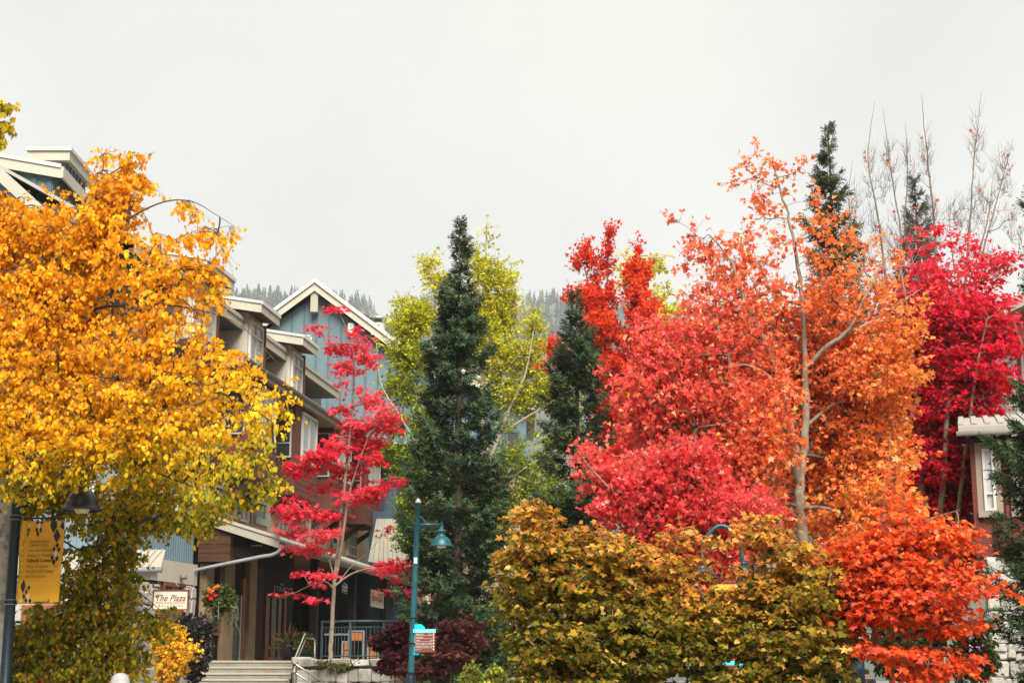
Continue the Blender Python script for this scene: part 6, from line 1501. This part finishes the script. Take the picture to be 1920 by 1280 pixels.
# bare-topped trees behind the crimson maple
def c_few(P, rng): return jit(mixc([(0, (.7, .05, .05)), (1, (.78, .2, .04))], rng.uniform(0, 1, len(P))), rng)
for i, (lab, st_, bl_) in enumerate((
    ('bare tree with whip-like shoots between the two slim spruces', [([(1672, 1250, 36), (1670, 900, 36), (1668, 700, 36), (1664, 560, 36), (1645, 400, 36), (1628, 300, 36), (1640, 190, 36)], .07, .003), ([(1668, 640, 36), (1690, 470, 36), (1672, 330, 36), (1655, 200, 36)], .035, .003), ([(1668, 600, 36), (1610, 480, 36), (1592, 380, 36), (1598, 300, 36)], .025, .003)],
     [(1630, 330, 0, 14, 60, .3), (1665, 330, 0, 18, 70, .3), (1600, 400, 0, 18, 60, .3), (1690, 450, 0, 30, 60, .4), (1640, 450, 0, 40, 60, .4), (1660, 560, 0, 40, 60, .5)]),
    ('bare tree with upright shoots right behind the second slim spruce', [([(1722, 1250, 36.5), (1730, 900, 36.5), (1748, 700, 36.5), (1756, 520, 36.5), (1748, 380, 36.5), (1735, 260, 36.5), (1728, 175, 36.5)], .07, .003), ([(1752, 600, 36.5), (1700, 450, 36.5), (1702, 330, 36.5), (1698, 230, 36.5)], .03, .003)],
     [(1738, 300, 0, 14, 60, .3), (1702, 320, 0, 14, 60, .3), (1750, 420, 0, 30, 60, .4), (1715, 450, 0, 30, 50, .4), (1750, 560, 0, 36, 60, .5)]),
    ('bare-topped tree fanning out above the crimson maple near the right edge', [([(1800, 1250, 35), (1798, 900, 35), (1800, 700, 35), (1808, 560, 35), (1818, 420, 35), (1826, 300, 35), (1840, 172, 35)], .07, .003), ([(1806, 600, 35), (1835, 500, 35), (1868, 380, 35), (1900, 260, 35)], .03, .003), ([(1808, 560, 35), (1850, 420, 35), (1862, 330, 35)], .025, .003), ([(1804, 640, 35), (1860, 540, 35), (1910, 480, 35)], .02, .003), ([(1806, 620, 35), (1786, 480, 35), (1778, 390, 35)], .02, .003)],
     [(1832, 270, 0, 14, 70, .3), (1880, 330, 0, 24, 50, .3), (1850, 400, 0, 36, 50, .4), (1800, 420, 0, 26, 50, .4), (1900, 430, 0, 24, 40, .4), (1840, 500, 0, 50, 50, .5)]))):
    broadleaf('bare_tree', lab, 'tree', 36 if i == 0 else (36.5 if i == 1 else 35), st_, bl_, 330, 4, 1, .09, TP_STAR, c_few, 'up', BARK('grey_bark', 'twig_bark'), 71 + i, twig_r=.0026, spread=.32, group='bare-topped trees', bare=lambda q: np.full(len(q), .965))

# conifers
conifer('spruce_tree', 'tall blue-green spruce standing before the yellow-green aspens', 862, 43.5, 418, [(418, 1), (440, 3), (455, 9), (470, 18), (495, 12), (515, 14), (540, 18), (575, 32), (620, 42), (680, 56), (740, 60), (800, 66), (880, 76), (960, 82), (1060, 90), (1160, 94), (1290, 88)], 81, group='spruces', nb=5, whorl=.2, step=.04, twig=.28, brown=.1, light=(.030, .056, .020), tip=(.074, .116, .058))
conifer('spruce_tree', 'smaller dark spruce beside the narrow scarlet maples', 1080, 46.0, 552, [(552, 1), (575, 4), (620, 17), (660, 28), (680, 30), (700, 46), (760, 52), (820, 54), (900, 62), (980, 70), (1100, 76), (1290, 70)], 82, group='spruces', nb=5, whorl=.21, step=.038, twig=.27, brown=.1, zmin=at(1080, 1120, 46)[2])
conifer('spruce_tree', 'slim tall spruce poking out above the big orange maple', 1552, 40.0, 238, [(238, 1), (262, 2), (300, 13), (350, 22), (400, 29), (440, 36), (520, 42), (600, 52), (700, 62), (900, 80), (1290, 90)], 83, group='spruces', nb=6, whorl=.18, step=.05, twig=.24, light=(.045, .06, .02), dark=(.012, .018, .006), tip=(.085, .105, .04), gaps=.12, zmin=at(1552, 950, 40)[2])
conifer('spruce_tree', 'slim spruce between the orange and the crimson maple', 1715, 42.0, 338, [(338, 1), (360, 3), (390, 13), (430, 20), (500, 28), (600, 36), (700, 50), (900, 76), (1290, 90)], 84, group='spruces', nb=5, whorl=.22, step=.05, twig=.25, light=(.04, .055, .02), dark=(.01, .016, .006), tip=(.07, .09, .04), gaps=.12, zmin=at(1715, 950, 42)[2])
conifer('spruce_tree', 'green spruce cut by the right edge in front of the red building', 1948, 20.5, 300, [(300, 2), (360, 16), (400, 42), (440, 14), (480, 26), (560, 40), (620, 28), (690, 44), (760, 60), (830, 104), (880, 110), (950, 84), (1010, 110), (1080, 128), (1110, 150), (1160, 104), (1230, 80), (1290, 92)], 85, group='spruces', twig=.15, step=.023, nb=6, whorl=.13, dark=(.009, .02, .008), light=(.034, .06, .024), tip=(.08, .12, .055), droop=.1)
conifer('spruce_tree', 'small blue spruce hidden behind the lower birch leaves', 90, 24.0, 1150, [(1150, 3), (1200, 30), (1290, 60)], 86, group='spruces', twig=.13, step=.04, nb=5, whorl=.12, light=(.06, .1, .09))

# shrubs
def shrub(name, label, px, py, Y, rx, ry, natt, lsize, colf, seed, tp=TP_OVAL, rz=.5, style='flat', ground=0.0, m=5, spread=.13, extra=(), bark='dark_bark', k=4):
    return broadleaf(name, label, 'shrub', Y, [([(px, py + ry + 25, Y), (px + 2, py + ry * .5, Y), (px, py, Y)], .02, .006), ([(px, py + ry, Y), (px - rx * .4, py, Y)], .012, .004), ([(px, py + ry, Y), (px + rx * .4, py, Y)], .012, .004)],
                     [(px, py + ry * .25, 0, rx * .8, ry * .6, rz, .8)] + [(px + rx * math.cos(q * 2.4 + seed) * .75, py - ry * .2 + ry * math.sin(q * 2.4 + seed) * .7, .1 * math.sin(q * 5), rx * (.26 + .14 * math.sin(q * 3)), ry * (.22 + .14 * math.cos(q * 4)), rz * .5, .6 + .4 * math.sin(q * 7)) for q in range(9)] + [(*e, rz * .6) for e in extra], natt, k, m, lsize, tp, colf, style, BARK(bark, bark), seed, twig_r=.003, spread=spread, ground=ground)
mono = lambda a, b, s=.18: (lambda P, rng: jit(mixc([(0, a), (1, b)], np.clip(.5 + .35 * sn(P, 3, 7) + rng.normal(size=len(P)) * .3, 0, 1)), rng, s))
shrub('purple_shrub', 'dark grey-purple leaved shrub beside the concrete steps', 362, 1225, 41.5, 32, 62, 260, .085, mono((.02, .018, .02), (.09, .083, .085)), 91, extra=((352, 1180, 0, 20, 22), (385, 1180, 0, 14, 26)))
shrub('golden_shrub', 'golden-orange leaved shrub below the cream lettered sign', 322, 1252, 36, 32, 42, 120, .075, mono((.58, .28, .02), (.86, .5, .03)), 92, style='up', spread=.3, extra=((300, 1225, 0, 8, 20), (350, 1235, 0, 12, 14), (330, 1205, 0, 10, 16)))
shrub('purple_maple', 'low dark purple maple under the teal lamp post', 740, 1230, 38, 34, 40, 260, .09, mono((.025, .006, .009), (.09, .02, .024)), 93, tp=TP_STAR, style='pad', extra=((720, 1200, 0, 26, 16), (748, 1182, 0, 20, 14)))
shrub('purple_maple', 'dark purple-brown maple between the teal lamp and the tall spruce', 845, 1215, 37, 40, 40, 300, .09, mono((.03, .009, .009), (.11, .036, .028)), 94, tp=TP_STAR, style='pad', spread=.3, extra=((862, 1178, 0, 34, 12), (800, 1255, 0, 40, 14), (885, 1205, 0, 18, 10), (815, 1195, 0, 20, 8)))
shrub('yellow_green_shrub', 'yellow-green shrub at the foot of the tall spruce', 905, 1275, 33, 40, 26, 140, .07, mono((.10, .13, .02), (.34, .36, .05)), 95)
shrub('red_shrub', 'bright red leaved shrub at the bottom edge beside the dark lamp post', 85, 1262, 23, 26, 24, 120, .06, mono((.4, .012, .02), (.66, .03, .03)), 96, extra=((150, 1280, 0, 30, 16), (55, 1240, 0, 14, 12)))
shrub('green_shrub', 'dark green shrub with pink flowers between the maple and the stone pillar', 1828, 1225, 26, 34, 52, 300, .06, mono((.018, .025, .010), (.09, .105, .028)), 97)
fl_ = bpy.data.objects['green_shrub']
rngp = np.random.RandomState(3)
for k in range(14):
    q = at(1828 + rngp.uniform(-26, 28), 1220 + rngp.uniform(-30, 35), 25.6)
    V, T, mv = blades(q + rngp.normal(size=(5, 3)) * .012, unit(rngp.normal(size=(5, 3))), unit(rngp.normal(size=(5, 3)) * .4 + [0, -1, .2]), np.full(5, .035), TP_OVAL, rngp)
    mk_np('flower', V, T, M['leaf'], fl_, C=np.tile((.5, .28, .42), (len(V), 1)))
shrub('green_shrub', 'dark leafy shrub behind the railing where the stone wall curves away', 775, 1180, 47, 30, 18, 160, .09, mono((.03, .035, .012), (.12, .12, .03)), 98, ground=TZ)
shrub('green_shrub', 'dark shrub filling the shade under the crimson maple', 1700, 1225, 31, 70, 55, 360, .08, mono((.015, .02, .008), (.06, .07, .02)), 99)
